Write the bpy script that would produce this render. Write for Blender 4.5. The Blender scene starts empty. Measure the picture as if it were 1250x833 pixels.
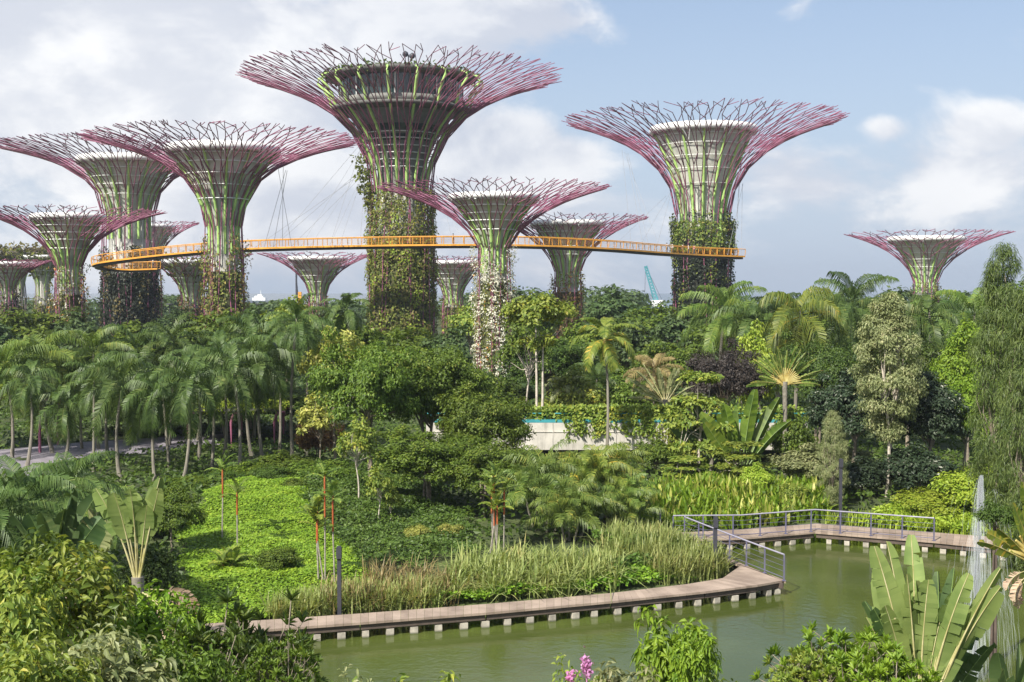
import bpy, math, random
import numpy as np
from mathutils import Vector, Matrix

rng = np.random.default_rng(11)
random.seed(11)
S = bpy.context.scene
COL = S.collection
PI = math.pi
R = math.radians

# ------------------------------------------------------------------ camera, sky, sun, exposure
HAZE = 0.0002
F, PW, PH, CZ, HORIZON = 1500.0, 1250.0, 833.0, 13.0, 352.0
PITCH = math.atan((PH / 2 - HORIZON) / F)
cam = bpy.data.cameras.new('camera')
cam.sensor_width = 36.0
cam.lens = 36.0 * F / PW
cam.clip_start, cam.clip_end = 0.5, 20000.0
cam_o = bpy.data.objects.new('camera', cam)
cam_o.location = (0, 0, CZ)
cam_o.rotation_euler = (PI / 2 - PITCH, 0, 0)
COL.objects.link(cam_o)
S.camera = cam_o


def ray(px, py):
    a, b = (px - PW / 2) / F, (PH / 2 - py) / F
    return np.array([a, math.cos(PITCH) + b * math.sin(PITCH), -math.sin(PITCH) + b * math.cos(PITCH)])


def P(px, py, Y):
    d = ray(px, py)
    return np.array([0, 0, CZ]) + d * (Y / d[1])


def G(px, py, z=0.0):
    d = ray(px, py)
    return np.array([0, 0, CZ]) + d * ((z - CZ) / d[2])


def Z(py, Y):
    return P(625, py, Y)[2]


SUN_EL, SUN_AZ = 45.0, 216.0        # azimuth of the sun, clockwise from +Y
sun_dir = Vector((math.sin(R(SUN_AZ)) * math.cos(R(SUN_EL)), math.cos(R(SUN_AZ)) * math.cos(R(SUN_EL)), math.sin(R(SUN_EL))))
sl = bpy.data.lights.new('sun', 'SUN')
sl.energy, sl.angle, sl.color = 5.0, R(0.5), (1.0, 0.95, 0.86)
so = bpy.data.objects.new('sun', sl)
so.rotation_euler = sun_dir.to_track_quat('Z', 'Y').to_euler()
so.location = (-60, -40, 120)
COL.objects.link(so)

S.view_settings.view_transform = 'Standard'
S.view_settings.look = 'None'
S.view_settings.exposure = 0.62
S.view_settings.gamma = 1.0
S.view_settings.use_curve_mapping = False
S.render.engine = 'CYCLES'
S.cycles.max_bounces = 8
S.cycles.transparent_max_bounces = 12
S.cycles.use_denoising = True


def node(nt, typ, ins=None, **kw):
    n = nt.nodes.new(typ)
    for k, v in kw.items():
        setattr(n, k, v)
    for k, v in (ins or {}).items():
        if isinstance(v, bpy.types.NodeSocket):
            nt.links.new(v, n.inputs[k])
        else:
            n.inputs[k].default_value = v
    return n


def math_n(nt, op, a, b=0.0, clamp=False):
    return node(nt, 'ShaderNodeMath', {0: a, 1: b}, operation=op, use_clamp=clamp).outputs[0]


def mixc(nt, f, a, b, blend='MIX'):
    n = node(nt, 'ShaderNodeMix', data_type='RGBA', blend_type=blend)
    for k, v in ((0, f), (6, a), (7, b)):
        if isinstance(v, bpy.types.NodeSocket):
            nt.links.new(v, n.inputs[k])
        else:
            n.inputs[k].default_value = v if k == 0 else tuple(v) + (1.0,) * (4 - len(v))
    return n.outputs[2]


def maprange(nt, v, a, b, c=0.0, d=1.0, smooth=True):
    n = node(nt, 'ShaderNodeMapRange', interpolation_type='SMOOTHSTEP' if smooth else 'LINEAR')
    nt.links.new(v, n.inputs[0])
    for i, x in enumerate((a, b, c, d)):
        n.inputs[i + 1].default_value = x
    return n.outputs[0]


world = bpy.data.worlds.new('World')
S.world = world
world.use_nodes = True
wt = world.node_tree
wt.nodes.clear()
sky = node(wt, 'ShaderNodeTexSky', sky_type='NISHITA', sun_disc=False, sun_elevation=R(SUN_EL), sun_rotation=R(SUN_AZ), altitude=10.0, air_density=1.0, dust_density=2.0, ozone_density=1.5)
tc = node(wt, 'ShaderNodeTexCoord')
dirv = node(wt, 'ShaderNodeVectorMath', {0: tc.outputs['Generated']}, operation='NORMALIZE').outputs[0]
stretch = node(wt, 'ShaderNodeMapping', {0: dirv, 3: (1, 1, 1.9)}).outputs[0]
w1 = node(wt, 'ShaderNodeTexNoise', {'Vector': stretch, 'Scale': 6.5, 'Detail': 9.0, 'Roughness': 0.6, 'Distortion': 0.3}).outputs['Fac']
offs = node(wt, 'ShaderNodeVectorMath', {0: stretch, 1: (-0.035, 0.0, 0.055)}, operation='ADD').outputs[0]
w2 = node(wt, 'ShaderNodeTexNoise', {'Vector': offs, 'Scale': 6.5, 'Detail': 5.0, 'Roughness': 0.5, 'Distortion': 0.25}).outputs['Fac']
w3 = node(wt, 'ShaderNodeTexNoise', {'Vector': stretch, 'Scale': 2.6, 'Detail': 4.0}).outputs['Fac']


def blob(px, py, rad, zs=1.7):
    d = ray(px, py)
    d = d / np.linalg.norm(d)
    m = node(wt, 'ShaderNodeMapping', {0: dirv, 3: (1, 1, zs)}).outputs[0]
    q = node(wt, 'ShaderNodeVectorMath', {0: m, 1: (d[0], d[1], d[2] * zs)}, operation='DISTANCE').outputs['Value']
    return maprange(wt, q, 0.0, rad, 1.0, 0.0)


mask = None
for px, py, rad, wgt in ((200, 70, .26, .55), (60, 160, .2, .3), (560, 20, .20, .5), (330, 120, .15, .3), (650, 195, .09, .6), (560, 190, .10, .3), (300, 260, .25, .2),
                         (1215, 150, .04, .42), (1165, 200, .04, .12), (1080, 155, .026, .42), (985, 18, .05, .45), (1130, 215, .13, .18), (960, 220, .07, .22), (1245, 40, .03, .35), (870, 60, .22, -.35), (1150, 70, .16, -.25), (1000, 250, .2, .10), (760, 280, .2, .15), (60, 60, .15, .25)):
    b = math_n(wt, 'MULTIPLY', blob(px, py, rad), wgt)
    mask = b if mask is None else math_n(wt, 'ADD', mask, b)
dens = math_n(wt, 'ADD', w1, math_n(wt, 'MULTIPLY', mask, 0.55))
cfac = maprange(wt, dens, 0.49, 0.70)
lit = maprange(wt, math_n(wt, 'SUBTRACT', w1, w2), -0.10, 0.13)
lit = math_n(wt, 'ADD', math_n(wt, 'MULTIPLY', lit, 0.62), math_n(wt, 'MULTIPLY', maprange(wt, w3, .35, .65), 0.38))
ccol = mixc(wt, lit, (4.2, 4.45, 5.1), (7.3, 7.25, 7.2))
base_sky = mixc(wt, 1.0, sky.outputs[0], (0.95, 0.95, 0.98), 'MULTIPLY')
sep = node(wt, 'ShaderNodeSeparateXYZ', {0: dirv}).outputs[2]
lowair = maprange(wt, sep, 0.0, 0.30, 0.85, 0.30)
base_sky = mixc(wt, lowair, base_sky, (3.7, 4.4, 5.5))
skyc = mixc(wt, math_n(wt, 'MULTIPLY', cfac, 0.86), base_sky, ccol)
bg = node(wt, 'ShaderNodeBackground', {'Color': skyc, 'Strength': 0.10})
wo = node(wt, 'ShaderNodeOutputWorld', {0: bg.outputs[0]})

# ------------------------------------------------------------------ helpers
def unit(v):
    v = np.asarray(v, float)
    return v / np.maximum(np.linalg.norm(v, axis=-1, keepdims=True), 1e-9)


class MB:
    """collects vertices and faces; build() links them as ONE mesh object"""
    def __init__(self):
        self.v, self.f, self.m, self.n, self.sm = [], [], [], 0, []

    def add(self, V, Fc, mat=0, smooth=False):
        V = np.asarray(V, float).reshape(-1, 3)
        Fc = np.asarray(Fc, int)
        if len(Fc) == 0:
            return
        self.v.append(V)
        self.f.append(Fc + self.n)
        self.m.append(mat)
        self.sm.append(smooth)
        self.n += len(V)

    def leafs(self, V, mat=0):                      # V (n,k,3): n separate k-gons
        n, k = V.shape[:2]
        self.add(V.reshape(-1, 3), np.arange(n * k).reshape(n, k), mat)

    def box(self, c, s, rot=0.0, mat=0):
        x, y, z = np.asarray(s) / 2.0
        V = np.array([[-x, -y, -z], [x, -y, -z], [x, y, -z], [-x, y, -z], [-x, -y, z], [x, -y, z], [x, y, z], [-x, y, z]])
        ca, sa = math.cos(rot), math.sin(rot)
        V = V @ np.array([[ca, sa, 0], [-sa, ca, 0], [0, 0, 1]]) + np.asarray(c)
        self.add(V, [[0, 3, 2, 1], [4, 5, 6, 7], [0, 1, 5, 4], [1, 2, 6, 5], [2, 3, 7, 6], [3, 0, 4, 7]], mat)

    def tube(self, pts, rad, sides=6, cap=True, mat=0, smooth=True):
        pts = np.asarray(pts, float)
        n = len(pts)
        rad = np.broadcast_to(np.asarray(rad, float), (n,))
        t = unit(np.gradient(pts, axis=0))
        ref = np.array([0.0, 0, 1]) if abs(t[:, 2]).mean() < 0.8 else np.array([1.0, 0.13, 0])
        a = unit(np.cross(t, ref))
        b = np.cross(t, a)
        ang = np.arange(sides) * 2 * PI / sides
        ring = pts[:, None] + rad[:, None, None] * (np.cos(ang)[None, :, None] * a[:, None] + np.sin(ang)[None, :, None] * b[:, None])
        i, j = np.meshgrid(np.arange(n - 1), np.arange(sides), indexing='ij')
        j2 = (j + 1) % sides
        fc = np.stack([i * sides + j, i * sides + j2, (i + 1) * sides + j2, (i + 1) * sides + j], -1).reshape(-1, 4)
        self.add(ring, fc, mat, smooth)
        if cap:
            self.add(ring[0], [list(range(sides))], mat)
            self.add(ring[-1], [list(range(sides))[::-1]], mat)

    def lathe(self, prof, seg=40, c=(0, 0, 0), mat=0, smooth=True):
        prof = np.asarray(prof, float)
        ang = np.arange(seg) * 2 * PI / seg
        V = np.stack([prof[:, None, 0] * np.cos(ang), prof[:, None, 0] * np.sin(ang), np.repeat(prof[:, None, 1], seg, 1)], -1) + np.asarray(c)
        n = len(prof)
        i, j = np.meshgrid(np.arange(n - 1), np.arange(seg), indexing='ij')
        j2 = (j + 1) % seg
        self.add(V, np.stack([i * seg + j, i * seg + j2, (i + 1) * seg + j2, (i + 1) * seg + j], -1).reshape(-1, 4), mat, smooth)

    def mesh(self, name, mats):
        me = bpy.data.meshes.new(name)
        V = np.concatenate(self.v)
        loops = np.concatenate([f.ravel() for f in self.f])
        tot = np.concatenate([np.full(len(f), f.shape[1]) for f in self.f])
        st = np.concatenate([[0], np.cumsum(tot)[:-1]])
        me.vertices.add(len(V))
        me.vertices.foreach_set('co', V.astype(np.float32).ravel())
        me.loops.add(len(loops))
        me.loops.foreach_set('vertex_index', loops.astype(np.int32))
        me.polygons.add(len(tot))
        me.polygons.foreach_set('loop_start', st.astype(np.int32))
        me.polygons.foreach_set('material_index', np.concatenate([np.full(len(f), m) for f, m in zip(self.f, self.m)]).astype(np.int32))
        me.update(calc_edges=True)
        me.polygons.foreach_set('use_smooth', np.concatenate([np.full(len(f), s) for f, s in zip(self.f, self.sm)]))
        me.validate()
        for m in (mats if isinstance(mats, (list, tuple)) else [mats]):
            me.materials.append(m)
        return me

    def build(self, name, mats, parent=None, loc=None):
        return link(name, self.mesh(name, mats), parent, loc)


def link(name, me, parent=None, loc=None):
    o = bpy.data.objects.new(name, me)
    COL.objects.link(o)
    if parent is not None:
        o.parent = parent
    if loc is not None:
        o.location = tuple(float(x) for x in loc)
    return o


def tag(o, label=None, cat=None, group=None, kind=None):
    if label: o['label'] = label
    if cat: o['category'] = cat
    if group: o['group'] = group
    if kind: o['kind'] = kind
    return o


def empty(name, loc, label, cat, group=None, rz=0.0):
    o = bpy.data.objects.new(name, None)
    COL.objects.link(o)
    o.empty_display_size = 0.3
    o.location = tuple(float(x) for x in loc)
    o.rotation_euler = (0, 0, rz)
    return tag(o, label, cat, group)


def use_mat(o, m, slot=0):
    o.material_slots[slot].link = 'OBJECT'
    o.material_slots[slot].material = m


# ------------------------------------------------------------------ materials
def mat(name, col, rough=0.6, var=0.15, scale=3.0, metal=0.0, bump=0.0, island=0.0, col2=None, spec=0.4):
    m = bpy.data.materials.new(name)
    m.use_nodes = True
    nt = m.node_tree
    b = nt.nodes['Principled BSDF']
    t = node(nt, 'ShaderNodeTexCoord').outputs['Object']
    nz = node(nt, 'ShaderNodeTexNoise', {'Vector': t, 'Scale': scale, 'Detail': 6.0, 'Roughness': 0.65}).outputs['Fac']
    f = maprange(nt, nz, 0.3, 0.7)
    if island:
        geo = node(nt, 'ShaderNodeNewGeometry').outputs['Random Per Island']
        f = math_n(nt, 'ADD', math_n(nt, 'MULTIPLY', f, 1 - island), math_n(nt, 'MULTIPLY', geo, island))
    c = np.array(col)
    lo, hi = c * (1 - var), (np.array(col2) if col2 else np.minimum(c * (1 + var), 0.9))
    nt.links.new(mixc(nt, f, tuple(lo), tuple(hi)), b.inputs['Base Color'])
    b.inputs['Roughness'].default_value = rough
    b.inputs['Metallic'].default_value = metal
    b.inputs['Specular IOR Level'].default_value = spec
    if bump:
        bn = node(nt, 'ShaderNodeBump', {'Height': nz, 'Strength': bump, 'Distance': 0.05})
        nt.links.new(bn.outputs[0], b.inputs['Normal'])
    return m


def leaf_mat(name, c1, c2, c3=None, trans=0.32, rough=0.48, gain=1.0, spec=0.35, iw=0.65):
    m = bpy.data.materials.new(name)
    m.use_nodes = True
    nt = m.node_tree
    b = nt.nodes['Principled BSDF']
    geo = node(nt, 'ShaderNodeNewGeometry').outputs['Random Per Island']
    oi = node(nt, 'ShaderNodeObjectInfo').outputs['Random']
    t = node(nt, 'ShaderNodeTexCoord').outputs['Object']
    nz = node(nt, 'ShaderNodeTexNoise', {'Vector': t, 'Scale': 0.9, 'Detail': 3.0}).outputs['Fac']
    f = math_n(nt, 'ADD', math_n(nt, 'MULTIPLY', geo, iw), math_n(nt, 'MULTIPLY', maprange(nt, nz, .3, .7), 1 - iw))
    rp = node(nt, 'ShaderNodeValToRGB', {0: f})
    e = rp.color_ramp.elements
    e[0].position, e[0].color = 0.1, tuple(x * gain for x in c1) + (1,)
    e[1].position, e[1].color = 0.8, tuple(x * gain for x in c2) + (1,)
    if c3:
        x = e.new(0.97)
        x.color = tuple(c3) + (1,)
    v = maprange(nt, oi, 0, 1, 0.86, 1.16, smooth=False)
    hsv = node(nt, 'ShaderNodeHueSaturation', {'Hue': maprange(nt, oi, 0, 1, 0.492, 0.508, smooth=False), 'Value': v, 'Color': rp.outputs[0]}).outputs[0]
    nt.links.new(hsv, b.inputs['Base Color'])
    b.inputs['Roughness'].default_value = rough
    b.inputs['Specular IOR Level'].default_value = spec
    tr = node(nt, 'ShaderNodeBsdfTranslucent', {'Color': mixc(nt, 1.0, hsv, (1.25, 1.2, 0.55), 'MULTIPLY')})
    mx = node(nt, 'ShaderNodeMixShader', {0: trans, 1: b.outputs[0], 2: tr.outputs[0]})
    nt.links.new(mx.outputs[0], nt.nodes['Material Output'].inputs[0])
    return m


LM = {
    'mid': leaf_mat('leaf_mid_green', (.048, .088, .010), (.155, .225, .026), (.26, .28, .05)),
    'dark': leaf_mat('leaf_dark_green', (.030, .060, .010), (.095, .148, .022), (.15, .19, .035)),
    'deep': leaf_mat('leaf_blackish_green', (.024, .042, .022), (.055, .085, .038), (.5, .5, .42)),
    'bright': leaf_mat('leaf_bright_green', (.10, .20, .014), (.24, .36, .03)),
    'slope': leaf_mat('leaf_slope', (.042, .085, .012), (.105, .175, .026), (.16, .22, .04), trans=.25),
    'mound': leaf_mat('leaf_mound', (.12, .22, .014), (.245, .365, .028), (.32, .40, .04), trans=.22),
    'lime': leaf_mat('leaf_lime', (.17, .27, .02), (.36, .43, .05)),
    'yellow': leaf_mat('leaf_pale_yellow', (.12, .16, .03), (.46, .46, .10), (.65, .58, .22)),
    'ygreen': leaf_mat('leaf_yellow_green', (.09, .16, .02), (.29, .34, .055), (.45, .40, .06)),
    'palm': leaf_mat('leaf_palm', (.045, .085, .02), (.12, .18, .045), (.20, .22, .07), rough=.46, spec=.32),
    'palmlight': leaf_mat('leaf_palm_light', (.07, .13, .022), (.20, .27, .055), (.36, .33, .06), rough=.46, spec=.32),
    'palmgold': leaf_mat('leaf_palm_golden', (.085, .14, .02), (.25, .29, .05), (.55, .38, .05), rough=.46, spec=.32),
    'olive': leaf_mat('leaf_olive', (.12, .15, .055), (.31, .33, .15), (.50, .46, .28)),
    'purple': leaf_mat('leaf_dark_purple', (.035, .03, .027), (.075, .06, .05)),
    'wisp': leaf_mat('leaf_wispy', (.055, .10, .022), (.165, .22, .055)),
    'banana': leaf_mat('leaf_banana', (.12, .18, .045), (.26, .33, .10), trans=.35, rough=.5, iw=.25),
    'paddle': leaf_mat('leaf_paddle', (.05, .095, .03), (.11, .17, .06), (.2, .24, .09), trans=.3, rough=.45, iw=.25),
    'reed': leaf_mat('leaf_reed', (.15, .20, .045), (.36, .39, .14), (.42, .35, .15)),
    'drybrown': leaf_mat('leaf_dry_reed', (.12, .09, .035), (.36, .28, .12), (.20, .26, .06), trans=.2),
    'far': leaf_mat('leaf_far', (.040, .075, .025), (.11, .16, .05)),
    'olivevine': leaf_mat('leaf_tower_green', (.07, .10, .015), (.23, .26, .045), (.34, .26, .07)),
    'brownvine': leaf_mat('leaf_tower_brown', (.08, .075, .025), (.24, .20, .065)),
    'darkvine': leaf_mat('leaf_tower_dark_shade', (.012, .020, .010), (.028, .040, .016)),  # dark-leaved planting, darkened further to paint in the shade below the walkway
    'white': leaf_mat('leaf_white_bloom', (.45, .45, .36), (.75, .73, .64)),
    'redvine': leaf_mat('leaf_tower_red', (.13, .06, .03), (.28, .17, .06)),
    'orange': leaf_mat('petal_orange', (.55, .20, .06), (.65, .35, .1)),
    'pinkpetal': leaf_mat('petal_pink', (.5, .18, .42), (.7, .35, .62)),
    'dead': leaf_mat('leaf_dead', (.36, .24, .15), (.55, .42, .30), trans=.2),
}
M = {
    'magenta': mat('magenta_steel', (.27, .09, .15), .42, .22, .7, spec=.5),
    'darkmagenta': mat('shaded_plum_steel', (.22, .055, .12), .45, .2, .7),
    'greysteel': mat('weathered_grey_steel', (.20, .16, .15), .6, .2, .7),
    'lime': mat('lime_painted_steel', (.40, .60, .18), .4, .15, .8),
    'white': mat('white_painted_steel', (.74, .75, .72), .4, .06, 1.0),
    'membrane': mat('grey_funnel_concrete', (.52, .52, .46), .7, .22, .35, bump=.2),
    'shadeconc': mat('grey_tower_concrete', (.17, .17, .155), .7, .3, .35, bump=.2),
    'core': mat('pale_concrete_core', (.50, .49, .44), .75, .25, .5, bump=.3),
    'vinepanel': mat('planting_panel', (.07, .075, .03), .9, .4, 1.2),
    'darkpanel': mat('dark_shade_planting_panel', (.02, .022, .014), .9, .4, 1.2),  # panel behind the dark leaves, trunk shade painted into its colour too
    'concrete': mat('bridge_concrete', (.52, .49, .43), .8, .2, .9, island=.25, bump=.25),
    'darkconc': mat('dark_slab', (.10, .10, .09), .75, .2, .7),
    'teal': mat('teal_paint', (.05, .27, .30), .45, .15, 1.5),
    'orange': mat('orange_steel', (.66, .31, .045), .42, .2, .6),
    'decksteel': mat('dark_deck_steel', (.07, .06, .055), .6, .2, 1.0),
    'cable': mat('cable_steel', (.32, .33, .35), .4, .1, 1.0),
    'wood': mat('weathered_deck_boards', (.26, .195, .15), .8, .25, .8, island=.45, bump=.4, col2=(.41, .32, .25)),
    'fascia': mat('dark_timber', (.10, .075, .06), .8, .25, 2.0),
    'pile': mat('concrete_pile', (.40, .365, .30), .85, .35, 2.0, bump=.3),
    'rail': mat('violet_grey_rail', (.12, .115, .18), .4, .12, 2.0),
    'railtop': mat('pale_violet_rail', (.30, .285, .35), .35, .1, 2.0),
    'charcoal': mat('charcoal_metal', (.045, .045, .055), .5, .15, 2.0),
    'bark': mat('grey_bark', (.24, .20, .15), .9, .35, 4.0, bump=.6),
    'palebark': mat('pale_bark', (.50, .44, .36), .85, .3, 3.0, bump=.4),
    'whitebark': mat('white_bark', (.62, .59, .52), .8, .2, 3.0, bump=.3),
    'palmbark': mat('palm_trunk', (.21, .19, .15), .85, .3, 6.0, bump=.5),
    'crownshaft': mat('green_crownshaft', (.17, .25, .07), .4, .15, 2.0),
    'goldshaft': mat('golden_crownshaft', (.48, .36, .10), .5, .2, 2.0),
    'redstem': mat('red_lipstick_stem', (.36, .06, .025), .45, .25, 3.0, col2=(.46, .15, .05)),
    'greystem': mat('grey_ringed_stem', (.30, .27, .22), .7, .3, 9.0),
    'petiole': mat('yellow_petiole', (.42, .38, .13), .5, .25, 2.0, col2=(.55, .50, .28)),
    'goldpetiole': mat('golden_petiole', (.46, .33, .07), .5, .25, 2.0, col2=(.50, .44, .17)),
    'glass': None,
    'path': mat('violet_grey_paving', (.23, .21, .235), .8, .18, 1.2, bump=.2),
    'buoy': mat('orange_float', (.75, .16, .08), .5, .1, 3.0),
    'skin': mat('skin', (.46, .30, .22), .6, .05, 3.0),
    'shirt': mat('white_shirt', (.72, .71, .70), .8, .06, 3.0),
    'shirt2': mat('pink_shirt', (.60, .25, .24), .8, .06, 3.0),
    'shirt3': mat('dark_shirt', (.05, .06, .09), .8, .06, 3.0),
    'trousers': mat('dark_trousers', (.06, .07, .10), .8, .1, 3.0),
    'hair': mat('dark_hair', (.02, .016, .013), .6, .1, 3.0),
    'hull': mat('ship_hull', (.16, .18, .22), .6, .1, .1),
}
gm = bpy.data.materials.new('tinted_glass')
gm.use_nodes = True
gb = gm.node_tree.nodes['Principled BSDF']
gb.inputs['Base Color'].default_value = (.018, .035, .035, 1)
gb.inputs['Roughness'].default_value = .06
gb.inputs['Specular IOR Level'].default_value = .8
M['glass'] = gm

pm_ = M['pile'].node_tree
bs = pm_.nodes['Principled BSDF']
src = bs.inputs['Base Color'].links[0].from_socket
pz_ = node(pm_, 'ShaderNodeSeparateXYZ', {0: node(pm_, 'ShaderNodeTexCoord').outputs['Object']}).outputs[2]
pm_.links.new(mixc(pm_, maprange(pm_, pz_, -.61, -.53, .8, 0), src, (.06, .07, .03)), bs.inputs['Base Color'])
cm = M['concrete'].node_tree
bs = cm.nodes['Principled BSDF']
src = bs.inputs['Base Color'].links[0].from_socket
tcc = node(cm, 'ShaderNodeTexCoord').outputs['Object']
stn = node(cm, 'ShaderNodeTexNoise', {'Vector': node(cm, 'ShaderNodeMapping', {0: tcc, 3: (2.2, 2.2, .22)}).outputs[0], 'Scale': 1.6, 'Detail': 6.0, 'Roughness': .7}).outputs['Fac']
cm.links.new(mixc(cm, maprange(cm, stn, .50, .74, 0, .65), src, (.20, .185, .15)), bs.inputs['Base Color'])

# water with a fine ripple
wm = bpy.data.materials.new('pond_water')
wm.use_nodes = True
nt = wm.node_tree
b = nt.nodes['Principled BSDF']
t = node(nt, 'ShaderNodeTexCoord').outputs['Object']
mp = node(nt, 'ShaderNodeMapping', {0: t, 3: (1.0, 1.0, 1.0)}).outputs[0]
n1 = node(nt, 'ShaderNodeTexNoise', {'Vector': mp, 'Scale': 2.4, 'Detail': 5.0, 'Roughness': .6}).outputs['Fac']
n2 = node(nt, 'ShaderNodeTexNoise', {'Vector': t, 'Scale': .16, 'Detail': 3.0}).outputs['Fac']
nt.links.new(mixc(nt, maprange(nt, n2, .35, .65), (.054, .072, .014), (.074, .095, .022)), b.inputs['Base Color'])
b.inputs['Roughness'].default_value = .05
b.inputs['IOR'].default_value = 1.33
nt.links.new(node(nt, 'ShaderNodeBump', {'Height': n1, 'Strength': .2, 'Distance': .05}).outputs[0], b.inputs['Normal'])
M['water'] = wm

# ground: soil and moss
gmat = bpy.data.materials.new('soil_and_moss')
gmat.use_nodes = True
nt = gmat.node_tree
b = nt.nodes['Principled BSDF']
t = node(nt, 'ShaderNodeTexCoord').outputs['Object']
n1 = node(nt, 'ShaderNodeTexNoise', {'Vector': t, 'Scale': .5, 'Detail': 8.0, 'Roughness': .7}).outputs['Fac']
c = mixc(nt, maprange(nt, n1, .38, .62), (.035, .05, .015), (.075, .10, .025))
nt.links.new(c, b.inputs['Base Color'])
b.inputs['Roughness'].default_value = .95
nt.links.new(node(nt, 'ShaderNodeBump', {'Height': n1, 'Strength': .6, 'Distance': .2}).outputs[0], b.inputs['Normal'])

# ------------------------------------------------------------------ terrain and water
shore = [G(150, 785, .2), G(345, 762, .2), G(594, 742.5, .2), G(747, 729, .2), G(880, 710, .2), G(906, 697, .2), G(862, 678, .2), G(815, 664, .2),
         G(880, 650, .2), G(995, 641, .2), G(1140, 654, .2), G(1400, 686, .2)]
lake = np.array([p[:2] for p in shore] + [(64, 56), (64, 27), (14, 31), (-2, 36), (-9, 41)])


def inside(poly, x, y):
    r = np.zeros(np.shape(x), bool)
    n = len(poly)
    for i in range(n):
        (x1, y1), (x2, y2) = poly[i][:2], poly[(i + 1) % n][:2]
        c = ((y1 > y) != (y2 > y)) & (x < (x2 - x1) * (y - y1) / (y2 - y1 + 1e-12) + x1)
        r ^= c
    return r


def dist_poly(poly, x, y):
    d = np.full(np.shape(x), 1e9)
    n = len(poly)
    for i in range(n):
        a, b_ = np.array(poly[i][:2]), np.array(poly[(i + 1) % n][:2])
        e = b_ - a
        t_ = np.clip(((x - a[0]) * e[0] + (y - a[1]) * e[1]) / (e @ e), 0, 1)
        d = np.minimum(d, np.hypot(x - a[0] - t_ * e[0], y - a[1] - t_ * e[1]))
    return np.where(inside(poly, x, y), -d, d)


def sm(t_):
    t_ = np.clip(t_, 0, 1)
    return t_ * t_ * (3 - 2 * t_)


def hz(x, y):
    x, y = np.asarray(x, float), np.asarray(y, float)
    d = dist_poly(lake, x, y)
    land = .30 + .6 * sm(d / 5) + .7 * sm((y - 78) / 40)
    land = land + 1.3 * np.exp(-((x + 13) ** 2 / 60 + (y - 66) ** 2 / 60)) * sm(d / 6)
    land = land + 4.6 * np.exp(-((x + 22) ** 2 + (y - 27) ** 2) / 130) * sm(d / 5)
    land = land + .12 * np.sin(x * .7 + y * .3) * np.sin(y * .6) * sm(d / 3)
    land = land - 2.2 * sm((y - 480) / 60)
    return np.where(d > 0, land, np.maximum(-1.2, d * .8 + .30))


def axis_coords(lo, hi, step, far, grow=1.25):
    a = list(np.arange(lo, hi + .01, step))
    s = step
    while a[-1] < far:
        s *= grow
        a.append(a[-1] + s)
    s = step
    while a[0] > -far:
        s *= grow
        a.insert(0, a[0] - s)
    return np.array(a)


gx, gy = axis_coords(-42, 50, .8, 2000), axis_coords(20, 110, .8, 2000)
XX, YY = np.meshgrid(gx, gy, indexing='ij')
VV = np.stack([XX, YY, hz(XX, YY)], -1).reshape(-1, 3)
ni, nj = len(gx), len(gy)
ii, jj = np.meshgrid(np.arange(ni - 1), np.arange(nj - 1), indexing='ij')
mb = MB()
mb.add(VV, np.stack([ii * nj + jj, (ii + 1) * nj + jj, (ii + 1) * nj + jj + 1, ii * nj + jj + 1], -1).reshape(-1, 4), smooth=True)
tag(mb.build('ground', gmat), 'planted garden ground around the pond', 'ground', kind='structure')
mb = MB()
mb.add([(-40, 15, 0), (90, 15, 0), (90, 75, 0), (-40, 75, 0)], [[0, 1, 2, 3]])
tag(mb.build('pond_water', M['water']), 'murky green pond water in front of the boardwalk', 'water', kind='structure')
mb = MB()
mb.add([(-3000, 500, 0), (3000, 500, 0), (3000, 3000, 0), (-3000, 3000, 0)], [[0, 1, 2, 3]])
tag(mb.build('sea_water', mat('sea_water', (.10, .13, .15), .25, .1, .02)), 'pale grey sea beyond the treeline', 'water', kind='structure')


# ------------------------------------------------------------------ foliage geometry
def leaf_quads(p, n, d, L, Wd, bend=.18):
    n = unit(n)
    d = unit(d - n * (d * n).sum(-1, keepdims=True))
    s = np.cross(n, d)
    L = np.broadcast_to(np.asarray(L, float), (len(p),))[:, None]
    Wd = np.broadcast_to(np.asarray(Wd, float), (len(p),))[:, None]
    return np.stack([p, p + d * L * .42 + s * Wd * .5 , p + d * L - n * L * bend, p + d * L * .42 - s * Wd * .5], 1)


def leaf_six(p, n, d, L, Wd, bend=.25):
    """a folded, pointed leaf of two quads sharing a midrib: shape (2n,4,3) faces of one island"""
    n = unit(n)
    d = unit(d - n * (d * n).sum(-1, keepdims=True))
    s = np.cross(n, d)
    L = np.broadcast_to(np.asarray(L, float), (len(p),))[:, None]
    Wd = np.broadcast_to(np.asarray(Wd, float), (len(p),))[:, None]
    up = n * Wd * .22
    mid = p + d * L * .55 - n * L * bend * .25
    tip = p + d * L - n * L * bend
    l1 = p + d * L * .35 + s * Wd * .5 + up
    r1 = p + d * L * .35 - s * Wd * .5 + up
    l2 = p + d * L * .7 + s * Wd * .36 + up * .6 - n * L * bend * .4
    r2 = p + d * L * .7 - s * Wd * .36 + up * .6 - n * L * bend * .4
    return np.stack([p, l1, l2, tip, r2, r1, mid], 1)        # 7 verts


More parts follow.
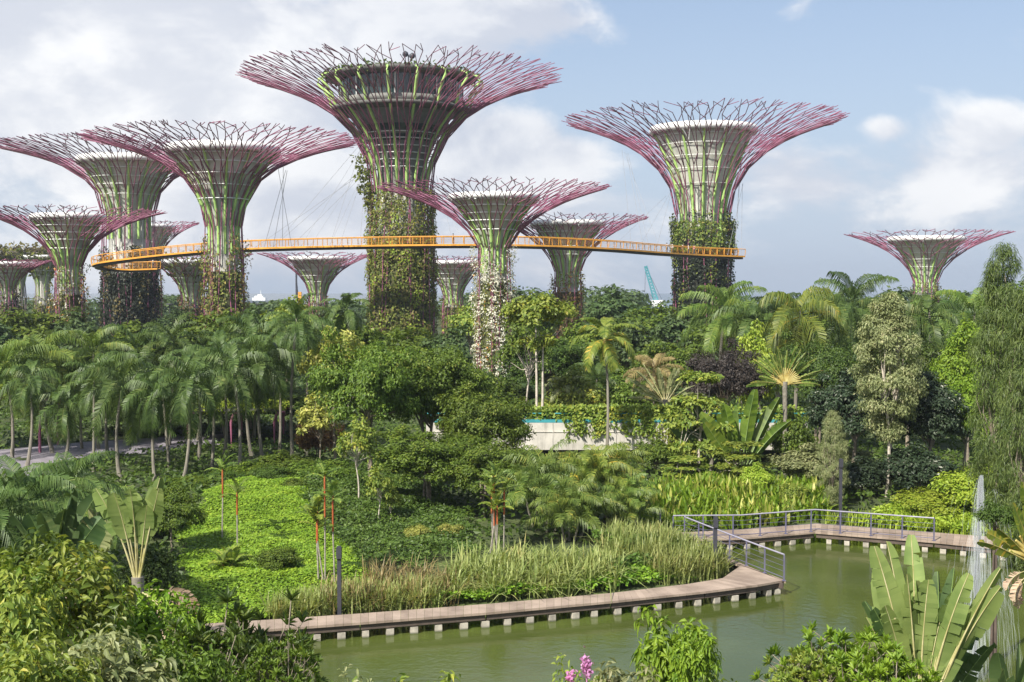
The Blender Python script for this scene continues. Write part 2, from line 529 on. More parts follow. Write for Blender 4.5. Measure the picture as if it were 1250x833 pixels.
def add_leaf_six(mb, V, mat=0):
    n = len(V)
    o = np.arange(n)[:, None] * 7
    fc = np.concatenate([o + np.array([[0, 6, 2, 1]]), o + np.array([[6, 3, 2, 2]])[:, :4]], 0)
    q = np.concatenate([o + np.array([[0, 6, 2, 1]]), o + np.array([[0, 5, 4, 6]])], 0)
    t3 = np.concatenate([o + np.array([[6, 3, 2]]), o + np.array([[6, 4, 3]])], 0)
    base = mb.n
    mb.add(V.reshape(-1, 3), q, mat)
    # triangles share the vertices just added
    mb.f.append(t3 + base)
    mb.m.append(mat)
    mb.sm.append(False)
    mb.v.append(np.zeros((0, 3)))


def rdir(n):
    return unit(rng.normal(size=(n, 3)))


def crown_leaves(mb, rad, nclump, cr, per, L, Wd, center=(0, 0, 0), shape='round', six=False, hang=0.2, fill=.45, upb=.55, mat=0, flat=.75):
    """leaf clumps spread through an uneven crown volume; returns clump centres"""
    u = rdir(nclump)
    u[:, 2] = np.where(u[:, 2] < -.35, -u[:, 2] * .6, u[:, 2])
    rr = rng.uniform(fill, 1.0, nclump) ** .6
    lump = 1 + .22 * np.sin(u[:, 0] * 4.1 + rng.uniform(0, 6)) * np.sin(u[:, 1] * 3.7 + rng.uniform(0, 6)) + .12 * rng.normal(size=nclump)
    c = u * (rr * lump)[:, None] * np.asarray(rad)
    if shape == 'column':
        zz = rng.uniform(-1, 1, nclump)
        w = np.clip(1.05 - .75 * np.abs(zz) ** 2.2, .15, 1) * (1 - .28 * (zz > 0) * zz)
        a = rng.uniform(0, 2 * PI, nclump)
        q = np.sqrt(rng.uniform(.08, 1, nclump)) * w
        c = np.stack([q * np.cos(a) * rad[0], q * np.sin(a) * rad[1], zz * rad[2]], -1)
    if shape == 'layer':
        lev = rng.integers(0, 4, nclump)
        a = rng.uniform(0, 2 * PI, nclump)
        q = np.sqrt(rng.uniform(.05, 1, nclump)) * np.array([1, .95, .75, .5])[lev]
        c = np.stack([q * np.cos(a) * rad[0], q * np.sin(a) * rad[1], (lev / 1.5 - 1) * rad[2] + rng.normal(size=nclump) * .05 * rad[2]], -1)
    crs = cr * rng.uniform(.65, 1.25, nclump)
    o = rdir(nclump * per) * (rng.uniform(.05, 1, nclump * per) ** .45)[:, None]
    o[:, 2] *= flat
    p = np.repeat(c, per, 0) + o * np.repeat(crs, per)[:, None]
    out = unit(np.repeat(c / np.asarray(rad), per, 0) + 1e-6)
    n = unit(o * .55 + out * .35 + np.array([0, 0, upb]) + rng.normal(size=p.shape) * .42)
    d = unit(o * .8 + rng.normal(size=p.shape) * .6 + np.array([0, 0, -hang]))
    s = rng.uniform(.65, 1.25, len(p))
    p = p + np.asarray(center)
    if six:
        add_leaf_six(mb, leaf_six(p, n, d, L * s, Wd * s), mat)
    else:
        mb.leafs(leaf_quads(p, n, d, L * s, Wd * s), mat)
    return c + np.asarray(center)


def trunk_mesh(mb, h, r, targets, lean=0.1, stems=1):
    for k in range(stems):
        a = rng.uniform(0, 2 * PI)
        top = np.array([math.cos(a) * lean * h, math.sin(a) * lean * h, h])
        b0 = np.array([math.cos(a), math.sin(a), 0]) * (r * 1.6 if stems > 1 else 0)
        ts = np.linspace(0, 1, 7)[:, None]
        pts = b0 + (top - b0) * ts + np.sin(ts * PI * 1.3) * np.array([math.cos(a + 2), math.sin(a + 2), 0]) * h * .03
        pts[0, 2] = -.3
        mb.tube(pts, np.linspace(r, r * .55, 7) * (1.0 if stems == 1 else .7), 7)
        mine = targets[k::stems]
        for q in mine:
            s0 = pts[4] + (pts[6] - pts[4]) * rng.uniform(0, 1)
            mid = s0 + (q - s0) * .5 + rng.normal(size=3) * .12 * np.linalg.norm(q - s0) + np.array([0, 0, .08 * np.linalg.norm(q - s0)])
            mb.tube([s0, mid, q], [r * .38, r * .24, r * .08], 5, cap=False)


PROTO = {}


def make_tree(key, height, width, cz, rz, trunk_r, nclump, cr, per, L, Wd, bark='bark', stems=1, **kw):
    """prototype: (trunk mesh, crown mesh, height, width)"""
    mb = MB()
    c = crown_leaves(mb, (width / 2 - cr * .5, width / 2 - cr * .5, rz - cr * .4), nclump, cr, per, L, Wd, center=(0, 0, cz), **kw)
    cm = mb.mesh(key + '_crown', LM['mid'])
    tb = MB()
    sel = c[rng.permutation(len(c))[:min(22, len(c))]]
    trunk_mesh(tb, max(cz - rz * .25, height * .25), trunk_r, sel, stems=stems)
    PROTO[key] = (tb.mesh(key + '_trunk', M[bark]), cm, height, width)


make_tree('round_a', 11, 10, 7.0, 4.0, .24, 120, 1.05, 165, .36, .20)
make_tree('round_b', 10, 9, 6.2, 3.8, .20, 95, 1.0, 165, .36, .19)
make_tree('round_c', 12, 8, 7.4, 4.6, .22, 110, .95, 150, .36, .19, hang=.5)
make_tree('fine_a', 11, 11, 6.8, 4.2, .26, 190, .95, 200, .27, .15, stems=2)
make_tree('fine_b', 10, 9, 6.0, 4.0, .2, 150, .85, 190, .26, .15, stems=3)
make_tree('bushy_a', 5, 5, 2.6, 2.5, .12, 75, .75, 150, .30, .16, stems=3, fill=.3)
make_tree('bushy_b', 4, 6, 2.0, 2.0, .12, 75, .75, 140, .28, .16, stems=3, fill=.3)
make_tree('airy_a', 10, 6, 7.0, 3.0, .13, 46, .6, 70, .34, .20, bark='palebark', fill=.3)
make_tree('airy_b', 7, 4, 4.4, 2.6, .08, 30, .5, 48, .34, .18, bark='palebark', fill=.2)
make_tree('layered', 9, 7, 5.4, 3.0, .16, 60, .75, 80, .42, .26, bark='palebark', shape='layer', flat=.3, upb=1.0)
make_tree('column', 14, 6, 8.9, 5.0, .22, 190, .62, 190, .23, .10, bark='palebark', stems=2, shape='column', hang=.8)
make_tree('needle', 16, 6, 8.4, 7.6, .2, 190, .7, 170, .42, .05, shape='column', hang=1.3)
make_tree('far_a', 11, 10, 6.4, 4.4, .25, 75, 1.25, 70, .60, .40)
make_tree('far_b', 11, 8, 6.6, 4.4, .25, 65, 1.1, 70, .58, .38)
make_tree('loose', 3.5, 3, 1.9, 1.6, .03, 46, .34, 36, .29, .105, stems=3, six=True, hang=.7, fill=.1)
# near shrubs: folded leaves, big enough to read one by one
make_tree('near_big', 6, 6, 4.2, 1.9, .10, 70, .62, 46, .34, .15, stems=3, six=True, hang=.5, fill=.25)
make_tree('near_small', 3.5, 3, 2.0, 1.5, .03, 85, .40, 44, .20, .085, stems=3, six=True, hang=.6, fill=.2)


def rosettes(key, height, width, n, L, Wd, per=16, bark='bark'):
    mb, tb = MB(), MB()
    u = rdir(n)
    u[:, 2] = np.abs(u[:, 2]) * 1.1 - .25
    c = u * np.array([width / 2, width / 2, height * .42]) * (rng.uniform(.15, 1.25, n) ** .6 * (1 + .3 * np.sin(u[:, 0] * 5 + 1) * np.sin(u[:, 1] * 6)))[:, None] + np.array([0, 0, height * .5])
    ax = unit(u * .7 + np.array([0, 0, .8]) + rng.normal(size=(n, 3)) * .2)
    C = np.repeat(c, per, 0)
    A = np.repeat(ax, per, 0)
    side = unit(np.cross(A, rdir(n * per)))
    op = rng.uniform(.35, 1.35, n * per)[:, None]
    d = unit(A * np.cos(op) + side * np.sin(op))
    nn = unit(A * np.sin(op) - side * np.cos(op))
    s = rng.uniform(.7, 1.15, n * per)
    add_leaf_six(mb, leaf_six(C, nn, d, L * s, Wd * s, bend=.12))
    root = np.array([0, 0, 0.0])
    for i in range(n):
        q = root + (c[i] - root) * .45 + rng.normal(size=3) * .1 * width
        tb.tube([[rng.normal() * .1, rng.normal() * .1, -.2], q, c[i]], [.045, .03, .015], 5, cap=False)
    PROTO[key] = (tb.mesh(key + '_trunk', M[bark]), mb.mesh(key + '_crown', LM['mid']), height, width)


rosettes('rosette_bush', 4.5, 4.2, 150, .40, .10, per=20)
rosettes('rosette_shrub', 3.0, 4.5, 170, .36, .11, per=20)


# ---- palms
def frond(mb, base, az, elev, Lr, nl, ll, lw, bend, vdroop=.5, mat=0, rmat=None, twist=0.0, rw=.03, vshape=.35, jag=.05):
    ts = np.linspace(0, 1, 12)
    ang = elev - bend * ts ** 1.3
    step = Lr / 11
    x = np.concatenate([[0], np.cumsum(np.cos(ang[:-1]) * step)])
    z = np.concatenate([[0], np.cumsum(np.sin(ang[:-1]) * step)])
    ca, sa = math.cos(az), math.sin(az)
    pts = np.stack([x * ca, x * sa, z], -1) + base
    mb.tube(pts, np.linspace(rw, rw * .25, 12), 4, cap=False, mat=mat if rmat is None else rmat)
    q = np.linspace(.14, 1.0, nl)
    px_ = np.stack([np.interp(q, ts, pts[:, k]) for k in range(3)], -1)
    a2 = np.interp(q, ts, ang)
    tang = np.stack([np.cos(a2) * ca, np.cos(a2) * sa, np.sin(a2)], -1)
    up = np.stack([-np.sin(a2) * ca, -np.sin(a2) * sa, np.cos(a2)], -1)
    side = np.cross(tang, up)
    prof = np.clip(np.sin(PI * (.12 + .86 * q)) ** .6, .12, 1)
    for sg in (-1, 1):
        l = ll * prof * rng.uniform(.85, 1.1, nl)
        d = unit(side * sg + tang * .65 + up * (vshape + rng.normal(size=(nl, 1)) * jag))
        dn = np.array([0, 0, -1.0])
        mid = px_ + d * l[:, None] * .5
        tip = px_ + d * l[:, None] * .88 + dn * (l * vdroop)[:, None]
        w = tang * lw * .5
        V = np.stack([px_ - w * .6, px_ + w * .6, mid + w, mid - w], 1)
        T = np.stack([mid - w, mid + w, tip], 1)
        k = len(V)
        allv = np.concatenate([V, tip[:, None]], 1)
        o = np.arange(k)[:, None] * 5
        b_ = mb.n
        mb.add(allv.reshape(-1, 3), o + np.array([[0, 1, 2, 3]]), mat)
        mb.f.append(o + np.array([[3, 2, 4]]) + b_)
        mb.m.append(mat)
        mb.sm.append(False)
        mb.v.append(np.zeros((0, 3)))


def palm_crown(key, nf, Lr, ll, lw, bend, lo=-.5, hi=1.35, nl=30, vdroop=.5, **kw):
    mb = MB()
    for i in range(nf):
        t_ = i / (nf - 1)
        e = hi + (lo - hi) * t_ ** .85
        frond(mb, np.array([0, 0, .1 - .25 * t_]), i * 2.39996 + rng.normal() * .15, e + rng.normal() * .08, Lr * rng.uniform(.85, 1.08) * (.8 + .2 * min(1, t_ * 3)), nl, ll, lw, bend * rng.uniform(.85, 1.15), vdroop, **kw)
    PROTO[key] = (mb.mesh(key + '_fronds', LM['palm']), Lr)


palm_crown('feather_a', 15, 2.9, .78, .068, 1.7, lo=-.75, nl=34, vdroop=.65, jag=.15)
palm_crown('feather_b', 14, 2.7, .82, .068, 1.9, lo=-.95, nl=32, vdroop=.8, jag=.15)
palm_crown('feather_c', 17, 3.0, .68, .062, 1.5, lo=-.7, nl=36, vdroop=.5, jag=.18)
palm_crown('coconut', 18, 3.4, .85, .062, 1.35, lo=-.7, hi=1.4, nl=40, vdroop=.75, jag=.12)
palm_crown('broad', 13, 2.2, .55, .10, 1.9, lo=-.35, nl=26, vdroop=.35, vshape=.05, jag=.12)
palm_crown('lipstick', 6, .95, .3, .06, 1.0, lo=.3, hi=1.45, nl=14, vdroop=.25)

_c = {}


def palm_trunk(key, r0, r1, barkname):
    if key not in _c:
        mb = MB()
        ts = np.linspace(0, 1, 14)
        a = rng.uniform(0, 6.28)
        bow = np.sin(ts * PI) * .03
        pts = np.stack([bow * math.cos(a), bow * math.sin(a), ts - .02], -1)
        pts[:, :2] *= 10
        r = r0 + (r1 - r0) * ts
        r[0] *= 1.35
        mb.tube(pts, r, 9)
        _c[key] = mb.mesh(key, M[barkname])
    return _c[key]


def ground_z(X, Y):
    return float(hz(np.array(X), np.array(Y)))


def palm(px, Y, top, wpx, label, crown='feather_a', leaf='palm', group=None, cat='palm tree', trunk_r=.11, bark='palmbark', shaft='crownshaft', name='palm_tree', crown_h=None):
    """crown centre sits crown_h below the top pixel"""
    x = P(px, top, Y)[0]
    g = ground_z(x, Y)
    w = wpx * Y / F
    sc = w / (2 * PROTO[crown][1] * .78)
    ztop = Z(top, Y) - (crown_h if crown_h is not None else PROTO[crown][1] * sc * .62)
    h = max(ztop - g, .8)
    o = empty(name, (x, Y, g), label, cat, group, rz=rng.uniform(0, 6.28))
    o.rotation_euler = (rng.normal() * .035, rng.normal() * .035, rng.uniform(0, 6.28))
    sc *= rng.uniform(.88, 1.12)
    tm = palm_trunk('palm_trunk_%s_%d' % (bark, int(trunk_r * 100)), trunk_r, trunk_r * .62, bark)
    tr = link('trunk', tm, o)
    tr.scale = (min(1, h / 10), min(1, h / 10), h)
    tr.scale = (1, 1, h)
    if shaft:
        mb = MB()
        key = 'shaft_' + shaft
        if key not in _c:
            mb.tube([[0, 0, -.9], [0, 0, -.5], [0, 0, .05]], [.11, .12, .06], 8)
            _c[key] = mb.mesh(key, M[shaft])
        s = link('crownshaft', _c[key], o, (0, 0, h))
        s.scale = (sc, sc, sc)
    cr = link('crown', PROTO[crown][0], o, (0, 0, h))
    cr.scale = (sc, sc, sc)
    use_mat(cr, LM[leaf])
    return o


def tall_plant(kind, px, Y, top, wpx, label, leaf='mid', cat='shrub', name='shrub', group=None, bark='bark'):
    x = P(px, top, Y)[0]
    g = ground_z(x, Y)
    tm, cm, h0, w0 = PROTO[kind]
    s_ = wpx * Y / F / w0
    sz = s_ * (1.7 if kind in ('near_small', 'loose') else 1.25)
    h = Z(top, Y) - g
    zb = max(h - h0 * sz, 0)
    o = empty(name, (x, Y, g), label, cat, group, rz=rng.uniform(0, 6.28))
    mb = MB()
    for i in range(3):
        a = i * 2.1 + rng.uniform(0, 1)
        mb.tube([[.12 * math.cos(a), .12 * math.sin(a), -.3], [.3 * s_ * math.cos(a), .3 * s_ * math.sin(a), zb * .6], [.2 * s_ * math.cos(a), .2 * s_ * math.sin(a), zb + h0 * sz * .55]], [.05, .04, .02], 6)
    mb.build('stem', M[bark], o)
    tr = link('limbs', tm, o, (0, 0, zb))
    cr = link('crown', cm, o, (0, 0, zb))
    tr.scale = (s_, s_, sz)
    cr.scale = (s_, s_, sz)
    use_mat(cr, LM[leaf])
    return o


def plant(kind, px, Y, top, wpx, label, leaf='mid', cat='tree', name='broadleaf_tree', group=None, bark=None, base=None):
    x = P(px, top, Y)[0]
    g = ground_z(x, Y) if base is None else base
    tm, cm, h0, w0 = PROTO[kind]
    h = max(Z(top, Y) - g, .6)
    w = wpx * Y / F
    o = empty(name, (x, Y, g - .05), label, cat, group, rz=rng.uniform(0, 6.28))
    o.scale = (w / w0, w / w0, h / h0)
    tr = link('trunk', tm, o)
    cr = link('crown', cm, o)
    if bark:
        use_mat(tr, M[bark])
    use_mat(cr, LM[leaf])
    return o


# ------------------------------------------------------------------ steel tree towers
def tower_planting(mb, rad_f, z0, z1, dens, L, mats_w, thin=.62):
    """leaf scatter on a trunk, in vertical patches; mats_w: weights of material slots"""
    area = 2 * PI * rad_f(z0) * (z1 - z0)
    n = int(area * dens * 2.7)
    zz = z0 + (z1 - z0) * rng.uniform(0, 1, n)
    a = rng.uniform(0, 2 * PI, n)
    ph = rng.uniform(0, 6, 4)
    nz_ = np.sin(a * 5 + ph[0] + zz * .25) + np.sin(a * 9 + ph[1] - zz * .55) + .8 * np.sin(zz * 1.1 + ph[2] + a * 2) + rng.normal(size=n) * .7
    keep = nz_ > -1.6 + 4.2 * np.clip((zz - z0) / (z1 - z0) - (thin if z1 - z0 > 6 else .9), 0, 1) ** 1.2 * 2.2
    zz, a, nz_ = zz[keep], a[keep], nz_[keep]
    n = len(zz)
    r = rad_f(zz) + rng.uniform(-.10, .75, n) + .22 * np.maximum(nz_, 0)
    p = np.stack([r * np.cos(a), r * np.sin(a), zz], -1)
    out = np.stack([np.cos(a), np.sin(a), np.zeros(n)], -1)
    nn = unit(out + np.array([0, 0, .5]) + rng.normal(size=(n, 3)) * .5)
    d = unit(rng.normal(size=(n, 3)) * .8 + np.array([0, 0, -.7]) + out * .3)
    q = leaf_quads(p, nn, d, L * rng.uniform(.6, 1.3, n), L * .62 * rng.uniform(.6, 1.3, n))
    cw = np.cumsum(np.asarray(mats_w, float) / sum(mats_w))
    # slot picked by patch noise so that colours gather in streaks
    sel = np.clip((nz_ - nz_.min()) / (np.ptp(nz_) + 1e-6) * .6 + rng.uniform(0, 1, n) * .4, 0, .9999)
    rank = np.argsort(np.argsort(sel)) / n
    slot = np.searchsorted(cw, rank, side='right')
    for k in range(len(mats_w)):
        if (slot == k).any():
            mb.leafs(q[slot == k], k)


def tree_tower(label, px, Y, rim, half, neck, nh, th, ex, plat, ph, ptop, N=18, vines=('olivevine', 'brownvine'), vw=(2, 1), rod=.13, dens=7.0, leafL=.62,
               steel='magenta', funnel=True, fins=14, panel='vinepanel', dress=0.0, thin=.62, restaurant=False, base_z=.8, forks=2, group='steel tree towers of the grove'):
    k = Y / F
    rod *= .9
    leafL *= .8
    x0 = P(px, neck, Y)[0]
    o = empty('tree_tower', (x0, Y, base_z), label, 'tree tower', group)
    zr, zn, zp, zv = Z(rim, Y) - base_z, Z(neck, Y) - base_z, Z(plat, Y) - base_z, Z(ptop, Y) - base_z
    zv = min(zv * 1.16, zn * 1.02)
    Rr, rn, rt, rp = half * k, nh * k, th * k, ph * k
    # profile of the outer steel from neck to rim, sampled by arc length
    u = np.linspace(0, 1, 60)
    pr, pz = rn + (Rr - rn) * u ** (ex + .15), zn + (zr - zn) * (u + .10 * np.sin(u * PI))
    arc = np.concatenate([[0], np.cumsum(np.hypot(np.diff(pr), np.diff(pz)))])
    arc /= arc[-1]

    def at(s, th_):
        s_ = min(s, 1.0)
        r_, z_ = np.interp(s_, arc, pr), np.interp(s_, arc, pz)
        r_ += max(0, s - 1) * Rr * .9
        z_ += max(0, s - 1) * Rr * .15
        return np.array([r_ * math.cos(th_), r_ * math.sin(th_), z_])
    # core
    mb = MB()
    rc = rn * .72
    mb.lathe([(rt * .80, -1), (rt * .80, zn * .55), (rc, zn), (rc * .98, zn + (zp - zn) * .45)], 24)
    # vertical concrete fins on the core near the neck
    for i in range(12):
        a = i * PI / 6
        mb.box((rc * 1.03 * math.cos(a), rc * 1.03 * math.sin(a), zn * .92), (.25, .35, zn * .35), a)
    mb.build('core', M['core'], o)
    # planted skin
    radf = lambda z: rt * .97 + (rn - rt) * np.clip(np.asarray(z) / zn, 0, 1)
    if zv > 1:
        mb = MB()
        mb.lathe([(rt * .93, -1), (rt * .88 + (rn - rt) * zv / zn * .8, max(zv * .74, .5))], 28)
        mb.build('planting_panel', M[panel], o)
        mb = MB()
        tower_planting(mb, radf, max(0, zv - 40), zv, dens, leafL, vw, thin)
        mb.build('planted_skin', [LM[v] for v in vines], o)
    # branching steel: lattice nodes per level
    lev = [0.0, .16, .32, .47, .60, .72, .83, .92, 1.0]
    mult = [1, 1, 2, 2, 4, 4, 4, 4, 4] if forks >= 2 else [1, 1, 2, 2, 2, 2, 2, 4, 4]
    nodes = []
    for L_, m_ in zip(lev, mult):
        n_ = N * m_
        sp = 2 * PI / n_
        row = []
        for j in range(n_):
            base_t = (j + .5) * sp
            jt = rng.normal() * .20 * sp if L_ > .1 else rng.normal() * .06 * sp
            js = rng.normal() * (.018 if 0 < L_ < 1 else (.022 if L_ == 1 else 0))
            row.append(at(L_ + js, base_t + jt))
        nodes.append(row)
    alive = set()          # nodes without a rod reaching them
    for i in range(N):
        mb = MB()
        # trunk part of the branch, slightly slanted
        t0 = (i + .5) * 2 * PI / N
        tw = rng.normal() * .16
        pts = [np.array([(rt * 1.02 + .12) * math.cos(t0 + tw), (rt * 1.02 + .12) * math.sin(t0 + tw), -.5])]
        for f_ in (.35, .7):
            rr_ = rt * 1.0 + .16 + rng.uniform(0, .25) + (rn - rt) * f_
            a_ = t0 + tw * (1 - f_) + rng.normal() * .03
            pts.append(np.array([rr_ * math.cos(a_), rr_ * math.sin(a_), zn * f_]))
        pts.append(nodes[0][i])
        if N <= 14 or i % (2 if N < 26 else 3) == 0:
            mb.tube(pts, rod * .75, 5, cap=False)
        if i % 4 == 0:      # second rod woven round the trunk
            a2 = t0 + (.35 if i % 4 else -.3)
            mb.tube([pts[0], np.array([(rt * 1.02 + .3) * math.cos(a2), (rt * 1.02 + .3) * math.sin(a2), zn * .62]), nodes[0][(i - 1) % N]], rod * .85, 5, cap=False)
        for L_ in range(len(lev) - 1):
            m0, m1 = mult[L_], mult[L_ + 1]
            r_ = rod * (.95 - .38 * lev[L_])
            for j in range(i * m0, i * m0 + m0):
                ch = [j] if m1 == m0 else [2 * j, 2 * j + 1]
                for c_ in ch:
                    if L_ >= 1 and (L_, j) in alive:
                        alive.add((L_ + 1, c_))
                        continue
                    if L_ >= 6 and rng.uniform() < .10:
                        alive.add((L_ + 1, c_))
                        continue
                    mb.tube([nodes[L_][j], nodes[L_ + 1][c_]], [r_, r_ * .9], 5, cap=False)
                if (L_, j) in alive:
                    continue
                if m1 == m0 and L_ >= 1 and rng.uniform() < (.55 if L_ < 3 else .85):
                    n1_ = N * m1
                    mb.tube([nodes[L_][j], nodes[L_ + 1][(j + (1 if (j + L_) % 2 else -1)) % n1_]], [r_ * .9, r_ * .85], 5, cap=False)
                if L_ == len(lev) - 2 and rng.uniform() < .75:      # forked tip
                    e = nodes[L_ + 1][j] * np.array([1.0, 1.0, 1.0])
                    a_ = math.atan2(e[1], e[0]) + rng.choice([-1, 1]) * .5 * 2 * PI / (N * m1)
                    rr_ = math.hypot(e[0], e[1]) * rng.uniform(.96, 1.02)
                    mb.tube([nodes[L_][j], [rr_ * math.cos(a_), rr_ * math.sin(a_), e[2] + rng.uniform(-.2, .2)]], r_ * .85, 5, cap=False)
        mb.build('branch', M[steel], o)
    # funnel: membrane cone, white hoops, rim, lime fins
    uf = np.linspace(0, 1, 12)
    fr, fz = rc * 1.05 + (rp * .95 - rc * 1.05) * uf ** 1.45, zn + (zp - zn) * uf
    if funnel and not restaurant:
        mb = MB()
        mb.lathe(list(zip(fr, fz)) + [(rp * .8, zp - .25), (0.01, zp - .3)], 36)
        mb.build('funnel', M['membrane'], o)
        mb = MB()
        tk = max(.5, rp * .10)
        mb.lathe([(rp * .95, zp - tk), (rp * 1.0, zp - tk), (rp * 1.03, zp - tk * .3), (rp * 1.0, zp + tk * .4), (rp * .9, zp + tk * .4), (rp * .9, zp - tk)], 40)
        mb.build('rim', M['white'], o)
        for s in (.35, .52, .66, .8, .9):
            mb = MB()
            rr_ = np.interp(s, uf, fr) + .35
            a = np.linspace(0, 2 * PI, 33)
            mb.tube(np.stack([rr_ * np.cos(a), rr_ * np.sin(a), np.full(33, np.interp(s, uf, fz))], -1), .075, 4, cap=False)
            mb.build('hoop', M['white'], o)
        for i in range(8):      # short white struts under the rim
            mb = MB()
            a = (i + .4) * PI / 4
            for da in (-.07, .07):
                mb.tube([[fr[9] * math.cos(a) * 1.02, fr[9] * math.sin(a) * 1.02, fz[9]], [rp * .99 * math.cos(a + da), rp * .99 * math.sin(a + da), zp - tk]], .13, 5)
            mb.build('strut', M['white'], o)
        for i in range(fins):
            mb = MB()
            a = (i + .2) * 2 * PI / fins
            rs = [rc * 1.12, rc * 1.12] + list(fr[1:] + .25)
            zs = [zn * .82, zn * .98] + list(fz[1:])
            w_ = np.concatenate([[.34, .40], np.linspace(.46, .26, 11)]) * (.55 + rn * .13)
            mb.tube([[r_ * math.cos(a), r_ * math.sin(a), z_] for r_, z_ in zip(rs, zs)], w_ * .62, 5)
            mb.build('fin', M['lime'], o)
    if dress:       # greenery spilling over the crown
        mb = MB()
        n = int(900 * dress)
        a, rr_ = rng.uniform(0, 2 * PI, n), rng.uniform(.25, 1.0, n)
        zz = np.interp(rr_ * Rr, pr, pz) + rng.uniform(-.2, .9, n)
        p = np.stack([rr_ * Rr * np.cos(a), rr_ * Rr * np.sin(a), zz], -1)
        mb.leafs(leaf_quads(p, rdir(n) + np.array([0, 0, .6]), rdir(n), 1.1, .8))
        mb.build('crown_planting', LM['brownvine' if dress > 1 else 'olivevine'], o)
    o['_dims'] = (zr, zn, zp, Rr, rn, rt, rp)
    return o, (x0, Y, base_z, zr, zn, zp, Rr, rn, rt, rp, k)


T1, d1 = tree_tower('tallest steel tree tower, glass walled round restaurant inside its crown', 490, 205, 93, 192, 236, 37, 38, 2.05, 110, 80, 226,
                    N=34, rod=.12, dens=11, leafL=.6, vines=('olivevine', 'brownvine', 'lime'), vw=(6, 4, 1), thin=.86, restaurant=True)
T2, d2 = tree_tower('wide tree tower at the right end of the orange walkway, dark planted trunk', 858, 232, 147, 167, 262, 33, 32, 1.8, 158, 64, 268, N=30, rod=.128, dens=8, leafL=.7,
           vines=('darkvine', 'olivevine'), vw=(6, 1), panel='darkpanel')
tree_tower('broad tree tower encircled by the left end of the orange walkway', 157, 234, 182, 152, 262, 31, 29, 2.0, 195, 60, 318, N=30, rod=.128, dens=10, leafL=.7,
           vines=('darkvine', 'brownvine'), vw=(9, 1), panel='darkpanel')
tree_tower('tree tower with green funnel standing in front of the walkway left of the tallest tower', 273, 165, 170, 164, 277, 22, 21, 2.05, 182, 68, 310, N=28, rod=.10, dens=9, leafL=.5,
           vines=('olivevine', 'brownvine', 'redvine'), vw=(5, 3, 1))
tree_tower('tree tower whose slim trunk is clothed in white blossom', 603, 150, 229, 140, 303, 19, 18, 1.3, 240, 55, 322, N=26, rod=.082, dens=20, leafL=.36,
           vines=('olivevine', 'brownvine', 'orange', 'white'), vw=(4, 3, .5, 9))
tree_tower('middle sized tree tower behind the walkway, reddish planted trunk', 693, 226, 266, 98, 332, 16, 15, 1.4, 272, 45, 336, N=20, rod=.105, dens=8, leafL=.6,
           vines=('redvine', 'brownvine', 'olivevine'), vw=(4, 3, 1), fins=12)
tree_tower('short tree tower just right of the tallest trunk, below the walkway', 553, 285, 314, 64, 362, 11.5, 11.5, 1.4, 320, 34, 352, N=14, rod=.12, dens=6, leafL=.6,
           vines=('brownvine', 'olivevine'), vw=(3, 2), fins=10)
tree_tower('short tree tower left of the tallest trunk, its rim touching the walkway', 388, 285, 310, 71, 360, 10.5, 10, 1.5, 315, 36, 366, N=14, rod=.12, dens=5, leafL=.6,
           vines=('brownvine', 'redvine'), vw=(2, 1), fins=10)
tree_tower('short leafy tree tower under the walkway between the two left towers', 234, 270, 310, 74, 362, 12, 12, 1.5, 319, 37, 358, N=14, rod=.12, dens=7, leafL=.6,
           vines=('brownvine', 'redvine'), vw=(3, 1), fins=10, dress=.3)
tree_tower('tree tower with orange and cream flowers on its trunk, near the left edge', 84, 160, 258, 112, 325, 16, 14, 1.5, 264, 44, 318, N=24, rod=.085, dens=10, leafL=.45,
           vines=('brownvine', 'olivevine', 'white', 'orange'), vw=(4, 4, 1.5, .6))
tree_tower('pale tree tower half hidden behind the walkway loop tower', 184, 310, 272, 58, 318, 11, 11, 1.4, 276, 30, 345, N=14, rod=.12, dens=5, leafL=.7, fins=8)
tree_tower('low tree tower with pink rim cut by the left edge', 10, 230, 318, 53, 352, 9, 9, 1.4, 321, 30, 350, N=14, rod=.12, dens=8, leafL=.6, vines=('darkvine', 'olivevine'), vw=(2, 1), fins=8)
tree_tower('grey trunked tree tower with greenery along its crown, behind the pink rim', 52, 290, 308, 42, 350, 8, 7, 1.5, 313, 24, 366, N=12, rod=.11, dens=4, leafL=.7, steel='greysteel', fins=6, dress=.5)
tree_tower('grey trunked tree tower with brown crown planting at the far left', 22, 300, 303, 45, 345, 8, 7, 1.5, 309, 26, 368, N=12, rod=.11, dens=4, leafL=.7, steel='greysteel', fins=6, dress=1.2)
tree_tower('lone tree tower far to the right above the palms', 1130, 300, 285, 97, 345, 14, 13, 1.45, 291, 45, 352, N=16, rod=.14, dens=6, leafL=.7, fins=12)

mb = MB()
_z = lambda py: Z(py, d2[1] - 5) - d2[2]
tower_planting(mb, lambda z_: d2[8] * 1.06 + 0 * np.asarray(z_), _z(306), _z(268), 8, .55, (5, 3, 1))
mb.build('green_planting', [LM['olivevine'], LM['mid'], LM['ygreen']], T2)

